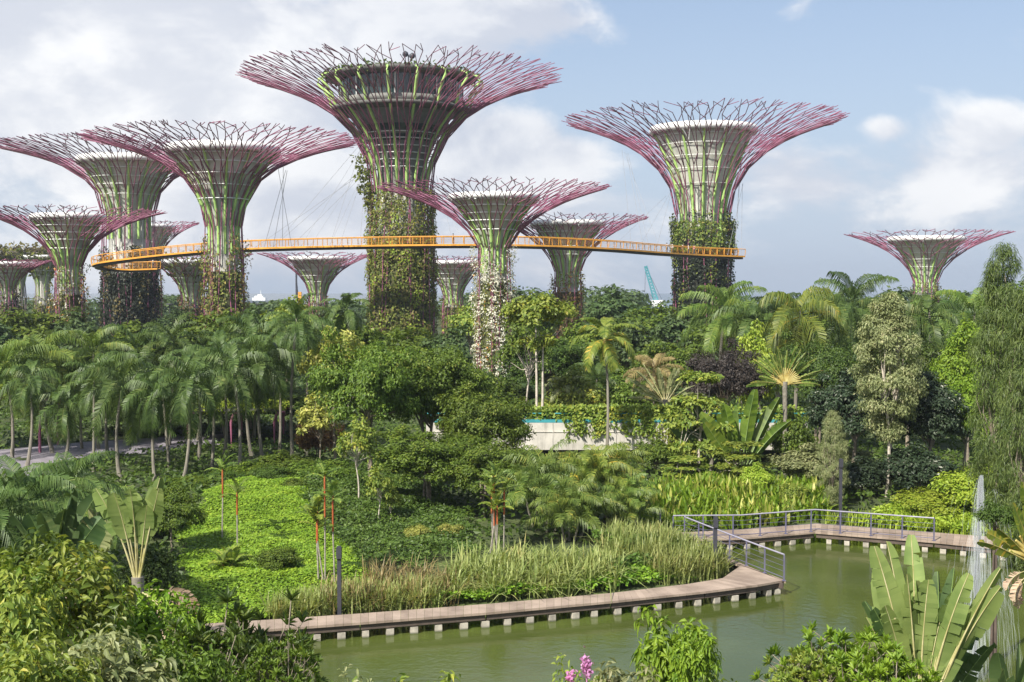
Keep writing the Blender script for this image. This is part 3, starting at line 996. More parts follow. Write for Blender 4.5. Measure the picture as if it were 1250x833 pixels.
# restaurant inside the tallest tower
x0, Y0, bz, zr, zn, zp, Rr, rn, rt, rp, k = d1
zz = lambda py: Z(py, Y0 - 11.0 * min(1, max(0, (215 - py) / 70))) - bz
mb = MB()
mb.lathe([(rn * .74, zz(236)), (rn * .78, zz(205)), (rn * .95, zz(180)), (6.6, zz(150)), (7.9, zz(141)), (7.9, zz(136)), (8.8, zz(127))], 48)
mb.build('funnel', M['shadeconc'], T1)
for py, r_ in ((205, 4.6), (195, 4.8), (186, 5.3), (176, 5.6), (166, 6.1), (157, 6.5)):
    mb = MB()
    a = np.linspace(0, 2 * PI, 41)
    mb.tube(np.stack([r_ * np.cos(a), r_ * np.sin(a), np.full(41, zz(py))], -1), .10, 4, cap=False)
    mb.build('hoop', M['white'], T1)
mb = MB()
for py, hh in ((163, 1.3), (150, 1.0)):
    mb.lathe([(5.75 if py == 163 else 6.7, zz(py) - hh / 2), (6.1 if py == 163 else 7.2, zz(py) + hh / 2)], 40)
mb.build('window_band', M['glass'], T1)
mb = MB()
mb.lathe([(8.6, zz(128)), (11.3, zz(126)), (11.6, zz(123.5)), (11.4, zz(121)), (0.1, zz(121))], 48)
mb.build('lower_slab', M['darkconc'], T1)
mb = MB()
mb.lathe([(10.4, zz(121)), (11.0, zz(120)), (11.0, zz(113)), (10.6, zz(113)), (10.6, zz(120))], 48)
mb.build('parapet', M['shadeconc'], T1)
mb = MB()
mb.lathe([(9.9, zz(121)), (10.1, zz(86))], 40)
mb.build('window', M['glass'], T1)
for i in range(28):
    a = i * 2 * PI / 28
    mb = MB()
    mb.tube([[10.2 * math.cos(a), 10.2 * math.sin(a), zz(121)], [10.3 * math.cos(a), 10.3 * math.sin(a), zz(86)]], .10, 4)
    mb.build('mullion', M['darkconc' if i % 3 else 'white'], T1)
mb = MB()
mb.lathe([(0.1, zz(86)), (11.6, zz(86.5)), (12.6, zz(83)), (12.2, zz(79)), (9, zz(76)), (.1, zz(76))], 48)
ro = mb.build('roof', M['darkconc'], T1)
mb = MB()
n = 1500
a, r_ = rng.uniform(0, 2 * PI, n), 12.6 * np.sqrt(rng.uniform(.45, 1, n))
pts = np.stack([r_ * np.cos(a), r_ * np.sin(a), zz(79) + rng.uniform(-.45, .35, n)], -1)
mb.leafs(leaf_quads(pts, rdir(n) + np.array([0, 0, .5]), rdir(n) + np.array([0, 0, -.3]), .8, .5))
mb.build('roof_garden', LM['dark'], ro)
for i in range(18):
    mb = MB()
    a = (i + .3) * 2 * PI / 18
    prof = [(11.2, 84), (12.6, 81.5), (13.5, 84), (13.6, 90), (12.7, 98), (11.8, 108), (11.5, 118), (10.6, 128), (8.4, 146), (6.6, 168), (5.2, 195), (4.3, 222), (4.1, 238)]
    mb.tube([[q * math.cos(a), q * math.sin(a), zz(py)] for q, py in prof], np.array([.12, .16, .20, .22, .22, .22, .22, .24, .24, .26, .26, .26, .24]), 6)
    mb.build('fin', M['lime'], T1)
mb = MB()
mb.tube([[1.5, -3, zz(76)], [1.5, -3, zz(55)]], .10, 5)
mb.tube([[2.4, -3, zz(76)], [2.4, -3, zz(62)]], .08, 5)
for dx, dz in ((-.5, 0), (.6, -.3)):
    mb.lathe([(0.02, .5), (.45, .2), (.5, -.2), (.3, -.45)], 10, c=(1.5 + dx, -3, zz(54) + dz))
mb.build('antenna', M['charcoal'], T1)
# loose vine hanging at the neck
mb = MB()
for (vx, py0, py1, nn_) in ((-6.6, 185, 222, 130), (-5.6, 205, 232, 150), (-6.0, 226, 236, 80), (-5.2, 228, 250, 120)):
    n = nn_
    p = np.stack([vx + rng.normal(size=n) * .55, -1 + rng.normal(size=n) * .7, zz(py0) + (zz(py1) - zz(py0)) * rng.uniform(0, 1, n)], -1)
    mb.leafs(leaf_quads(p, rdir(n) + np.array([0, -.5, .5]), rdir(n) + np.array([0, 0, -.6]), .6, .42))
mb.build('hanging_vine', LM['olivevine'], T1)


# ------------------------------------------------------------------ orange aerial walkway
def spline(pts, step):
    pts = np.asarray(pts, float)
    q = np.concatenate([[2 * pts[0] - pts[1]], pts, [2 * pts[-1] - pts[-2]]])
    out = []
    for i in range(1, len(q) - 2):
        for t_ in np.linspace(0, 1, 24, endpoint=False):
            a, b_, c_, d_ = q[i - 1], q[i], q[i + 1], q[i + 2]
            out.append(.5 * ((2 * b_) + (c_ - a) * t_ + (2 * a - 5 * b_ + 4 * c_ - d_) * t_ ** 2 + (3 * b_ - a - 3 * c_ + d_) * t_ ** 3))
    out.append(pts[-1])
    out = np.array(out)
    s = np.concatenate([[0], np.cumsum(np.linalg.norm(np.diff(out, axis=0), axis=1))])
    m = np.linspace(0, s[-1], max(2, int(s[-1] / step)))
    return np.stack([np.interp(m, s, out[:, k_]) for k_ in range(3)], -1)


way = [P(px, py, Y) for px, py, Y in ((194, 329, 222), (160, 330, 222), (134, 328.5, 221), (119, 325.5, 217), (128, 321.5, 212), (160, 317, 209), (200, 312.5, 206), (250, 308, 202), (310, 304.5, 198), (400, 302, 194),
                                      (490, 300.5, 192), (580, 300, 191), (660, 301, 193), (740, 304.5, 200), (800, 309, 209), (850, 312, 218), (905, 314, 224))]
line = spline(way, 1.62)
tan = unit(np.gradient(line, axis=0))
nrm = unit(np.cross(tan, [0, 0, 1]))
sky_root = empty('aerial_walkway', tuple(line[len(line) // 2]), 'long orange railed aerial walkway curving between the steel tree towers', 'walkway')
off = np.array(sky_root.location)
line = line - off


def ribbon(mb, lo, hi, z0, z1):
    A = [line + nrm * lo + [0, 0, z0], line + nrm * hi + [0, 0, z0], line + nrm * hi + [0, 0, z1], line + nrm * lo + [0, 0, z1]]
    V = np.stack(A, 1)
    n = len(line)
    fc = []
    for i in range(n - 1):
        for j in range(4):
            fc.append([i * 4 + j, i * 4 + (j + 1) % 4, (i + 1) * 4 + (j + 1) % 4, (i + 1) * 4 + j])
    fc += [[0, 3, 2, 1], [(n - 1) * 4 + j for j in range(4)]]
    mb.add(V.reshape(-1, 3), fc)


mb = MB()
ribbon(mb, -.85, .85, -.02, .12)
mb.build('deck', M['decksteel'], sky_root)
mb = MB()
ribbon(mb, -.45, .45, -.42, -.024)
mb.build('underside_beam', M['decksteel'], sky_root)
for sgn in (-1, 1):
    mb = MB()
    ribbon(mb, min(sgn * .853, sgn * 1.02), max(sgn * .853, sgn * 1.02), -.06, .22)
    mb.build('edge_beam', M['orange'], sky_root)
    rl = MB()
    rl.tube(line + nrm * sgn * 1.02 + [0, 0, 1.40], .075, 5)
    for zz_ in (.5, .72, .95, 1.18):
        rl.tube(line + nrm * sgn * .95 + [0, 0, zz_], .012, 3)
    ro = rl.build('railing', M['orange'], sky_root)
    if sgn == 1:
        for i in range(len(line)):
            pm = MB()
            b_ = line[i] + nrm[i] * .95
            pm.tube([b_ + [0, 0, .30], b_ + nrm[i] * .12 + [0, 0, 1.0], b_ + nrm[i] * .07 + [0, 0, 1.40]], .06, 4)
            pm.build('post', M['orange'], ro)
    else:
        pm = MB()
        for i in range(len(line)):
            b_ = line[i] - nrm[i] * .95
            pm.tube([b_ + [0, 0, .30], b_ - nrm[i] * .12 + [0, 0, 1.0], b_ - nrm[i] * .07 + [0, 0, 1.40]], .06, 4)
        tag(pm.build('post', M['orange'], ro), kind='stuff')


def way_at(px):
    """walkway point nearest to a direction across the view"""
    xs = (line[:, 0] + off[0]) / (line[:, 1] + off[1])
    i = int(np.argmin(np.abs(xs[len(xs) // 4:] - (px - 625) / F))) + len(xs) // 4
    return line[i]


for hub, targets in (((448, 205, 205), (312, 330, 352, 375, 398, 420, 440)), ((440, 180, 205), (330, 365, 400)), ((346, 206, 165), (318, 330, 345, 360)), ((535, 215, 205), (548, 562, 580)),
                     ((766, 188, 230), (770, 782, 795, 808)), ((815, 235, 232), (750, 775, 800)), ((905, 225, 232), (885, 893, 900, 904))):
    h = P(*hub) - off
    for tpx in targets:
        mb = MB()
        mb.tube([h + rng.normal(size=3) * .4, way_at(tpx) + [0, 0, .3]], .028, 4, cap=False)
        mb.build('cable', M['cable'], sky_root)


# ------------------------------------------------------------------ people on the walkway
def person_mesh():
    J = {'pel': (0, 0, .95, .15, .11), 'wai': (0, .01, 1.10, .135, .10), 'che': (0, .02, 1.32, .17, .115), 'sho': (0, .01, 1.45, .13, .09), 'nec': (0, .02, 1.53, .055, .055), 'hd1': (0, .03, 1.63, .085, .095), 'hd2': (0, .02, 1.72, .06, .07),
         'hpL': (-.10, 0, .88, .10, .10), 'knL': (-.11, .03, .50, .065, .07), 'anL': (-.11, -.01, .10, .045, .05), 'toL': (-.12, .14, .04, .045, .035),
         'hpR': (.10, 0, .88, .10, .10), 'knR': (.11, .04, .50, .065, .07), 'anR': (.11, 0, .10, .045, .05), 'toR': (.12, .15, .04, .045, .035),
         'shL': (-.20, 0, 1.42, .065, .065), 'elL': (-.26, .02, 1.14, .045, .045), 'wrL': (-.24, .18, .98, .032, .035), 'haL': (-.23, .26, .97, .035, .022),
         'shR': (.20, 0, 1.42, .065, .065), 'elR': (.26, .03, 1.14, .045, .045), 'wrR': (.24, .20, 1.0, .032, .035), 'haR': (.23, .28, .99, .035, .022)}
    E = [('pel', 'wai'), ('wai', 'che'), ('che', 'sho'), ('sho', 'nec'), ('nec', 'hd1'), ('hd1', 'hd2'), ('pel', 'hpL'), ('hpL', 'knL'), ('knL', 'anL'), ('anL', 'toL'), ('pel', 'hpR'), ('hpR', 'knR'), ('knR', 'anR'), ('anR', 'toR'),
         ('che', 'shL'), ('shL', 'elL'), ('elL', 'wrL'), ('wrL', 'haL'), ('che', 'shR'), ('shR', 'elR'), ('elR', 'wrR'), ('wrR', 'haR')]
    ks = list(J)
    me = bpy.data.meshes.new('person_body')
    me.from_pydata([J[k_][:3] for k_ in ks], [(ks.index(a), ks.index(b_)) for a, b_ in E], [])
    o = bpy.data.objects.new('tmp_body', me)
    COL.objects.link(o)
    md = o.modifiers.new('skin', 'SKIN')
    for i, k_ in enumerate(ks):
        me.skin_vertices[0].data[i].radius = J[k_][3:]
    me.skin_vertices[0].data[0].use_root = True
    ss = o.modifiers.new('sub', 'SUBSURF')
    ss.levels = 1
    dg = bpy.context.evaluated_depsgraph_get()
    m2 = bpy.data.meshes.new_from_object(o.evaluated_get(dg))
    bpy.data.objects.remove(o)
    m2.materials.clear()
    for k_ in ('skin', 'shirt', 'trousers'):
        m2.materials.append(M[k_])
    for p_ in m2.polygons:
        c_ = p_.center
        p_.use_smooth = True
        p_.material_index = 2 if c_.z < .98 and abs(c_.x) < .21 and c_.z > .09 and c_.y < .16 else (1 if .98 <= c_.z < 1.5 and (abs(c_.x) < .23 and c_.z > 1.16 or abs(c_.x) < .19) else 0)
    return m2


body = person_mesh()
mb = MB()
mb.lathe([(.101, -.02), (.104, .05), (.07, .11), (.005, .125)], 12, c=(0, .015, 1.65))
hair = mb.mesh('person_hair', M['hair'])
for px, lab, shirt, rz in ((815, 'person in a white top, first in the row near the right end of the walkway', 'shirt', .4), (823, 'person in white with dark hair just left of the dark trunk on the walkway', 'shirt', 2.9),
                           (836, 'person in a pale top leaning at the rail over the dark trunk', 'shirt', 1.3), (839.5, 'person in white beside the one leaning at the rail', 'shirt', -1.3),
                           (848, 'person in a pink top behind the walkway rail in front of the dark trunk', 'shirt2', -.5), (548, 'person in dark clothes on the walkway right of the tallest trunk', 'shirt3', 1.6),
                           (187, 'person in a pale top at the loop end of the walkway', 'shirt', 1.2)):
    w_ = (P(px, 329, 222) if px == 187 else way_at(px) + off) + np.array([0, 0, .12])
    o = empty('person', w_, lab, 'person', rz=rz)
    b_ = link('body', body, o)
    use_mat(b_, M[shirt], 1)
    link('hair', hair, o)

# ------------------------------------------------------------------ boardwalk, piles and rails
def strip(mb, front, back, z, th, panel=.9, gap=.012):
    """panels between two matching edges"""
    f, b_ = np.asarray(front, float), np.asarray(back, float)
    for i in range(len(f) - 1):
        n = max(1, int(round(np.linalg.norm(f[i + 1][:2] - f[i][:2]) / panel)))
        for j in range(n):
            t0, t1 = (j + gap) / n, (j + 1 - gap) / n
            q = [f[i] + (f[i + 1] - f[i]) * t0, f[i] + (f[i + 1] - f[i]) * t1, b_[i] + (b_[i + 1] - b_[i]) * t1, b_[i] + (b_[i + 1] - b_[i]) * t0]
            V = [(p[0], p[1], z) for p in q] + [(p[0], p[1], z - th) for p in q]
            mb.add(V, [[0, 1, 2, 3], [7, 6, 5, 4], [0, 4, 5, 1], [1, 5, 6, 2], [2, 6, 7, 3], [3, 7, 4, 0]])


DZ = .62
frontA = [G(px, py, DZ) for px, py in ((-60, 798), (180, 779), (345, 767), (440, 760), (594, 748), (747, 734), (862, 722), (925, 714), (959, 708))]
backA = [G(px, py, DZ) for px, py in ((-60, 783), (180, 766), (345, 755.5), (440, 749), (594, 737.5), (747, 724), (840, 713), (882, 706), (905, 690))]
innerF = [G(px, py, DZ) for px, py in ((959, 710), (915, 692), (868, 672), (838, 659))]
innerB = [G(px, py, DZ) for px, py in ((905, 690), (880, 683), (820, 664), (790, 652))]
farF = [G(px, py, DZ) for px, py in ((838, 659), (905, 657), (995, 649.5), (1140, 661), (1210, 668), (1330, 682))]
farB = [G(px, py, DZ) for px, py in ((790, 652), (895, 647), (996, 639), (1140, 650), (1215, 656), (1340, 669))]
bw = empty('boardwalk', frontA[3], 'weathered timber boardwalk on short concrete piles along the pond edge', 'boardwalk')
bo = np.array(bw.location)
for f_, b_, nm in ((frontA, backA, 0), (innerF, innerB, 1), (farF, farB, 2)):
    mb = MB()
    strip(mb, np.array(f_) - bo, np.array(b_) - bo, DZ - bo[2], .09, .30, gap=.014)
    mb.build('deck', M['wood'], bw)
    f2 = np.array(f_) - bo
    mb = MB()
    for i in range(len(f2) - 1):
        e = f2[i + 1] - f2[i]
        L_ = np.linalg.norm(e[:2])
        nrm2 = np.array([-e[1], e[0], 0]) / L_
        c_ = (f2[i] + f2[i + 1]) / 2 + nrm2 * .14
        mb.box((c_[0], c_[1], DZ - bo[2] - .20), (L_ * .985, .10, .215), math.atan2(e[1], e[0]))
    mb.build('fascia', M['fascia'], bw)
    s = np.concatenate([[0], np.cumsum(np.linalg.norm(np.diff(f2[:, :2], axis=0), axis=1))])
    for q in np.arange(.4, s[-1], .92):
        c_ = np.array([np.interp(q, s, f2[:, 0]), np.interp(q, s, f2[:, 1])])
        i = min(np.searchsorted(s, q) - 1, len(f2) - 2)
        e = f2[i + 1] - f2[i]
        nrm2 = np.array([-e[1], e[0]]) / np.linalg.norm(e[:2])
        c2 = c_ + nrm2 * .22
        mb = MB()
        mb.box((c2[0] + rng.normal() * .03, c2[1], -.55 + (DZ - bo[2] - .32) / 2 - .02), (.27 * rng.uniform(.88, 1.12), .27, DZ - bo[2] - .32 + 1.06), math.atan2(e[1], e[0]) + rng.normal() * .05)
        mb.build('pile', M['pile'], bw)


def railing(pts, label, step=1.5, h=1.12):
    pts = np.asarray(pts, float)
    o = empty('boardwalk_railing', pts[0], label, 'railing')
    q = pts - pts[0]
    mb = MB()
    mb.tube(q + [0, 0, h], .038, 6)
    mb.build('handrail', M['railtop'], o)
    mb = MB()
    mb.tube(q + [0, 0, h * .12], .02, 5)
    for f_ in (.36, .56, .76):
        mb.tube(q + [0, 0, h * f_], .010, 4)
    mb.build('wire', M['rail'], o)
    s = np.concatenate([[0], np.cumsum(np.linalg.norm(np.diff(q, axis=0), axis=1))])
    n = int(round(s[-1] / step))
    for t_ in np.linspace(0, s[-1], n + 1):
        c_ = [np.interp(t_, s, q[:, k_]) for k_ in range(3)]
        mb = MB()
        mb.box((c_[0], c_[1], h / 2), (.06, .05, h - .06))
        mb.box((c_[0], c_[1], .015), (.16, .12, .03))
        mb.build('post', M['rail'], o)


def pull(pts, toward, d=.12):
    return [np.array(p) + unit(np.array(t_) - np.array(p)) * d for p, t_ in zip(pts, toward)]


railing(pull(innerF, innerB), 'violet grey railing running down the inner arm to the boardwalk corner')
railing(pull([G(824, 657.5, DZ)] + farF[1:4], farB[0:4]), 'long angled violet grey railing along the far boardwalk')
railing([G(740, 643, DZ + .3), G(775, 645, DZ + .15), G(806, 655, DZ)], 'short railing bit beside the clumped palms')


def lamp_post(px, Y, top, label, dz=0.0):
    x = P(px, top, Y)[0]
    g = ground_z(x, Y) if not dz else dz
    h = Z(top, Y) - g
    o = empty('lamp_post', (x, Y, g), label, 'lamp post')
    mb = MB()
    mb.box((0, 0, h / 2), (.15, .15, h))
    mb.build('pole', M['charcoal'], o)
    mb = MB()
    mb.box((0, 0, .02), (.34, .34, .05))
    mb.build('base_plate', M['charcoal'], o)
    mb = MB()
    mb.box((0, -.04, h - .25), (.19, .2, .42))
    mb.build('lamp_head', M['charcoal'], o)
    return o


lamp_post(414, 46.6, 667, 'dark square lamp post among the dry reeds by the boardwalk')
lamp_post(873.5, 53.5, 631, 'dark lamp post in the reeds near the boardwalk corner')
lamp_post(1026.5, 65.5, 560, 'thin dark lamp post behind the bend of the far railing')

# life buoy on a stand
x, y = P(266, 727, 52)[0], 52.0
g = ground_z(x, y)
o = empty('life_buoy', (x, y, g), 'orange and white life buoy on a violet stand below the lipstick palms', 'life buoy')
mb = MB()
zc = Z(727, y) - g
a = np.linspace(0, 2 * PI, 25)
mb.tube(np.stack([.32 * np.cos(a), np.full(25, -.1), zc + .32 * np.sin(a)], -1), .09, 8, cap=False)
mb.build('ring', M['buoy'], o)
for q in range(4):
    mb = MB()
    aa = q * PI / 2 + .4 + np.linspace(-.18, .18, 5)
    mb.tube(np.stack([.32 * np.cos(aa), np.full(5, -.1), zc + .32 * np.sin(aa)], -1), .096, 8)
    mb.build('band', M['shirt'], o)
mb = MB()
mb.box((.35, .02, (zc + .9) / 2), (.1, .1, zc + .9))
mb.box((.2, .02, zc + .75), (.5, .1, .22))
mb.build('stand', M['rail'], o)

# ------------------------------------------------------------------ concrete bridge with teal rail
YB = 84.0
ztop, zbot = Z(516, YB), Z(549, YB)
xa, xb = P(520, 516, YB)[0], P(985, 516, YB)[0]
br = empty('concrete_bridge', ((xa + xb) / 2, YB, 0.5), 'pale concrete road bridge with a teal top rail behind the palms', 'bridge')
c0 = np.array([(xa + xb) / 2, YB, .5])
mb = MB()
n = 12
for i in range(n):
    w_ = (xb - xa) / n
    mb.box((xa + w_ * (i + .5) - c0[0], 0, (ztop + zbot) / 2 - .5), (w_ - .03, .35, ztop - zbot))
    mb.box((xa + w_ * (i + .5) - c0[0], -.20, ztop - .5 - .62), (w_ - .03, .05, .05))
mb.build('parapet', M['concrete'], br)
mb = MB()
mb.box((0, 3.4, zbot + .35 - .5), (xb - xa, 6.3, .7))
mb.build('slab', M['concrete'], br)
mb = MB()
mb.box((0, -.02, ztop - .5 + .11), (xb - xa, .30, .20))
mb.build('coping', M['teal'], br)
mb = MB()
mb.tube([[xa - c0[0], .05, ztop - .5 + .62], [xb - c0[0], .05, ztop - .5 + .62]], .05, 6)
for i in range(40):
    xx = xa + (xb - xa) * (i + .5) / 40 - c0[0]
    mb.tube([[xx, .05, ztop - .5 + .21], [xx, .05, ztop - .5 + .6]], .03, 4)
mb.build('handrail', M['teal'], br)
for px, yy in ((842, .9), (842, 5.2), (600, .9), (968, .9)):
    mb = MB()
    xx = P(px, 560, YB)[0] - c0[0]
    mb.box((xx, yy, (zbot - .5) / 2 - .2), (1.1, 1.0, zbot - .5 + .4))
    mb.build('column', M['concrete'], br)
mb = MB()
mb.box((0, 7.2, zbot / 2 - .4), (xb - xa, .4, zbot + .6))
mb.build('abutment', M['darkconc'], br)
# creeper over the parapet
mb = MB()
cx = np.concatenate([rng.uniform(xa + 4, xb, 70), rng.uniform(P(700, 516, YB)[0], P(850, 516, YB)[0], 60)])
for q in cx:
    n = 55
    p = np.stack([q + rng.normal(size=n) * .45, YB + rng.uniform(-.1, .5, n), ztop + .25 + rng.uniform(0, .85, n)], -1)
    mb.leafs(leaf_quads(p, rdir(n) + np.array([0, -.6, .8]), rdir(n) + np.array([0, 0, -.3]), .28, .20))
    if rng.uniform() < .42 and q > P(690, 516, YB)[0]:
        ln = rng.uniform(.2, 1.1)
        n = int(12 + 26 * ln)
        p = np.stack([q + rng.normal(size=n) * .13, YB - .28 - rng.uniform(0, .15, n), ztop + .4 - rng.uniform(0, 1, n) * (ln + .4)], -1)
        mb.leafs(leaf_quads(p, rdir(n) + np.array([0, -.8, .6]), rdir(n) + np.array([0, 0, -.7]), .25, .18))
tag(mb.build('creeper', LM['ygreen']), 'yellow green creeper trailing over the bridge parapet', 'creeper')
mb = MB()
n = 2200
p = np.stack([P(838, 560, YB - 1)[0] + rng.normal(size=n) * .75, YB - .8 + rng.uniform(-.5, .3, n), rng.uniform(.8, 4.4, n)], -1)
p = p[rng.uniform(0, 1, n) < np.clip((p[:, 2] + .5) / 4, 0, 1)]
mb.leafs(leaf_quads(p, rdir(len(p)) + np.array([0, -.8, .6]), rdir(len(p)) + np.array([0, 0, -.7]), .28, .20))
tag(mb.build('column_creeper', LM['ygreen']), 'leafy creeper curtain climbing the bridge column', 'creeper')

# ------------------------------------------------------------------ path, plaza and pergola at the left
pa = [G(px, py, 1.15)[:2] for px, py in ((-120, 596), (60, 578), (112, 560), (290, 541), (290, 533), (110, 541), (-120, 560))]
mb = MB()
mb.add([(p[0], p[1], float(hz(p[0], p[1])) + .10) for p in pa], [list(range(len(pa)))])
tag(mb.build('path', M['path']), 'violet grey paved path beyond the palms', 'path', kind='structure')


def pergola(px0, px1, Y, top, label, depth=4.0):
    x0_, x1_ = P(px0, top, Y)[0], P(px1, top, Y)[0]
    g_ = ground_z((x0_ + x1_) / 2, Y)
    h = Z(top, Y) - g_
    o = empty('pergola', ((x0_ + x1_) / 2, Y, g_), label, 'pergola')
    w_ = x1_ - x0_
    mb = MB()
    mb.box((0, 0, h - .35), (w_, depth, .18))
    mb.build('roof', M['darkconc'], o)
    mb = MB()
    n = int(w_ * depth * 60)
    p = np.stack([rng.uniform(-w_ / 2 - .2, w_ / 2 + .2, n), rng.uniform(-depth / 2 - .4, depth / 2, n), h - .25 + rng.uniform(-.25, .4, n)], -1)
    mb.leafs(leaf_quads(p, rdir(n) + np.array([0, 0, 1.0]), rdir(n), .3, .2))
    mb.build('roof_creeper', LM['lime'], o)
    for i in range(max(2, int(w_ / 2.2))):
        for yy in (-depth / 2 + .2, depth / 2 - .2):
            xx = -w_ / 2 + .3 + (w_ - .6) * i / (max(2, int(w_ / 2.2)) - 1)
            mb = MB()
            mb.tube([[xx, yy, -.3], [xx, yy, h * .6], [xx + .2, yy, h * .82], [xx + .8, yy, h - .5]], .11, 6)
            mb.build('arch_post', M['magenta'], o)
    return o


pergola(-60, 64, 90, 474, 'low pergola with lime creeper roof and magenta arched posts')
pergola(232, 345, 93, 492, 'creeper roofed pergola with magenta posts hidden behind the palm trunks')

# ------------------------------------------------------------------ far things: crane, mast, ship
cr_ = empty('crawler_crane', P(803, 372, 620), 'teal lattice boom crane rising over the trees right of the walkway', 'crane')
c0 = np.array(cr_.location)
b0, b1 = P(801, 368, 620) - c0, P(788, 325, 620) - c0
mb = MB()
ax = unit(b1 - b0)
s_ = unit(np.cross(ax, [0, 1, 0]))
for i in range(12):
    p0, p1 = b0 + (b1 - b0) * i / 12, b0 + (b1 - b0) * (i + 1) / 12
    w_ = 1.1 * (1 - .5 * i / 12)
    for sg in (-1, 1):
        mb.tube([p0 + s_ * w_ * sg, p1 + s_ * w_ * sg * .96], .28, 4)
        mb.tube([p0 + s_ * w_ * sg, p1 - s_ * w_ * sg * .96], .18, 4)
mb.build('boom', M['teal'], cr_)
mb = MB()
mb.box((b0[0] + .5, 0, b0[2] - 1.0), (5.5, 4, 3.2))
mb.build('cab', M['white'], cr_)
mb = MB()
mb.tube([b1, P(808, 366, 620) - c0], .10, 3)
mb.tube([b1, P(787, 366, 620) - c0], .10, 3)
mb.build('cable', M['charcoal'], cr_)
mb = MB()
mb.box((b0[0], 0, -6.5), (6.5, 4.5, 9.5))
mb.build('track_base', M['charcoal'], cr_)
o = empty('piling_rig', P(362, 378, 560), 'thin dark piling mast with orange cab on the horizon', 'piling rig')
mb = MB()
mb.tube([[0, 0, -8], [0, 0, 17]], .45, 5)
mb.tube([[1.2, 0, 0], [0.1, 0, 14]], .2, 4)
mb.build('mast', M['charcoal'], o)
mb = MB()
mb.box((1.6, 0, 5.0), (1.5, 1.5, 6))
mb.build('cab', M['orange'], o)
o = empty('ship', (P(322, 372, 1050)[0], 1050, 0), 'pale ship superstructure on the sea beyond the treeline', 'ship')
mb = MB()
mb.add([(-22, -5, 0), (20, -5, 0), (26, 0, 0), (20, 5, 0), (-22, 5, 0), (-23, -6, 4), (22, -6, 4), (30, 0, 4.6), (22, 6, 4), (-23, 6, 4)],
       [[0, 1, 6, 5], [1, 2, 7, 6], [2, 3, 8, 7], [3, 4, 9, 8], [4, 0, 5, 9]])
mb.add([(-23, -6, 4), (22, -6, 4), (30, 0, 4.6), (22, 6, 4), (-23, 6, 4)], [[0, 1, 2, 3, 4]])
mb.build('hull', M['hull'], o)
o.scale = (.62, .62, .62)
mb = MB()
mb.box((-6, 0, 6.0), (18, 9, 4))
mb.box((-6, 0, 9.2), (12, 8, 2.5))
mb.box((-5, 0, 11.5), (6, 6, 2))
mb.tube([[-4, 0, 12], [-4, 0, 18]], .4, 5)
mb.build('superstructure', M['white'], o)
for px, yy in ((205, 378), (322, 378), (290, 381)):
    pass


def far_lamp(px, label):
    o = empty('street_lamp', (P(px, 378, 190)[0], 190, 1.5), label, 'street lamp')
    h = Z(371.5, 190) - 1.5
    mb = MB()
    mb.tube([[0, 0, 0], [0, 0, h]], [.12, .07], 6)
    mb.build('pole', M['charcoal'], o)
    mb = MB()
    mb.lathe([(.05, h + .12), (.5, h + .06), (.62, h - .05), (.1, h - .12)], 12)
    mb.build('lamp_head', M['charcoal'], o)


far_lamp(207, 'small street lamp on the skyline left of the leafy short tower')
far_lamp(316, 'small street lamp on the skyline right of the green funnel tower')

# ------------------------------------------------------------------ far woods and broadleaf backdrop
mb = MB()
for i in range(170):
    px = rng.uniform(-120, 1400)
    Y = rng.uniform(330, 430)
    topy = 366 + 4 * math.sin(px * .021) + 3 * math.sin(px * .083 + 1) + rng.normal() * 2.0
    if 630 < px < 785: topy -= 12
    if 785 < px < 850: topy += 2
    if px > 1000: topy -= 4
    c_ = P(px, topy, Y)
    w_ = rng.uniform(4, 7)
    hgt = max(c_[2] - 1.5, 3)
    n = 240
    u_ = rdir(n)
    p = np.array([c_[0], Y, 1.5 + hgt * .55]) + u_ * np.array([w_, w_, hgt * .5]) * (rng.uniform(.5, 1, n) ** .5)[:, None]
    mb.leafs(leaf_quads(p, u_ * .7 + rdir(n) * .5 + np.array([0, 0, .5]), rdir(n), 1.5, 1.1))
tag(mb.build('far_woods', LM['far']), 'distant wood along the skyline behind the towers', 'woods', kind='stuff')

# dense dark filler low between the trees
def stuff_scatter(name, poly, n, L, Wd, h, leafm, label, cat, hbase=0.0, up=.8, six=False, holes=()):
    poly = np.array([p[:2] for p in poly])
    lo, hi = poly.min(0), poly.max(0)
    q = rng.uniform(lo - 1, hi + 1, (n * 3, 2))
    wob = .22 * np.sin(q[:, ::-1] * 1.7 + 1.3 * np.sin(q * .9)) + .15 * np.sin(q[:, ::-1] * 4.3) + rng.normal(size=q.shape) * .15
    q = q[inside(poly, q[:, 0] + wob[:, 0], q[:, 1] + wob[:, 1])]
    for hp in holes:
        q = q[~inside(np.array([p[:2] for p in hp]), q[:, 0], q[:, 1])]
    q = q[dist_poly(lake, q[:, 0], q[:, 1]) > .25][:n]
    z = hz(q[:, 0], q[:, 1])
    lump = .55 + .45 * np.sin(q[:, 0] * 1.1 + 1.3 * np.sin(q[:, 1] * .8)) * np.sin(q[:, 1] * 1.3 + 1.1 * np.sin(q[:, 0] * .7))
    p = np.stack([q[:, 0], q[:, 1], z + hbase + h * lump * rng.uniform(.1, 1, len(q)) ** .5 + .03], -1)
    nn = unit(rng.normal(size=p.shape) * .5 + np.array([0, -.15, up]))
    d = unit(rng.normal(size=p.shape) * np.array([1, 1, .35]))
    s = rng.uniform(.6, 1.3, len(p))
    mb = MB()
    if six:
        add_leaf_six(mb, leaf_six(p, nn, d, L * s, Wd * s))
    else:
        mb.leafs(leaf_quads(p, nn, d, L * s, Wd * s))
    return tag(mb.build(name, LM[leafm]), label, cat, kind='stuff')


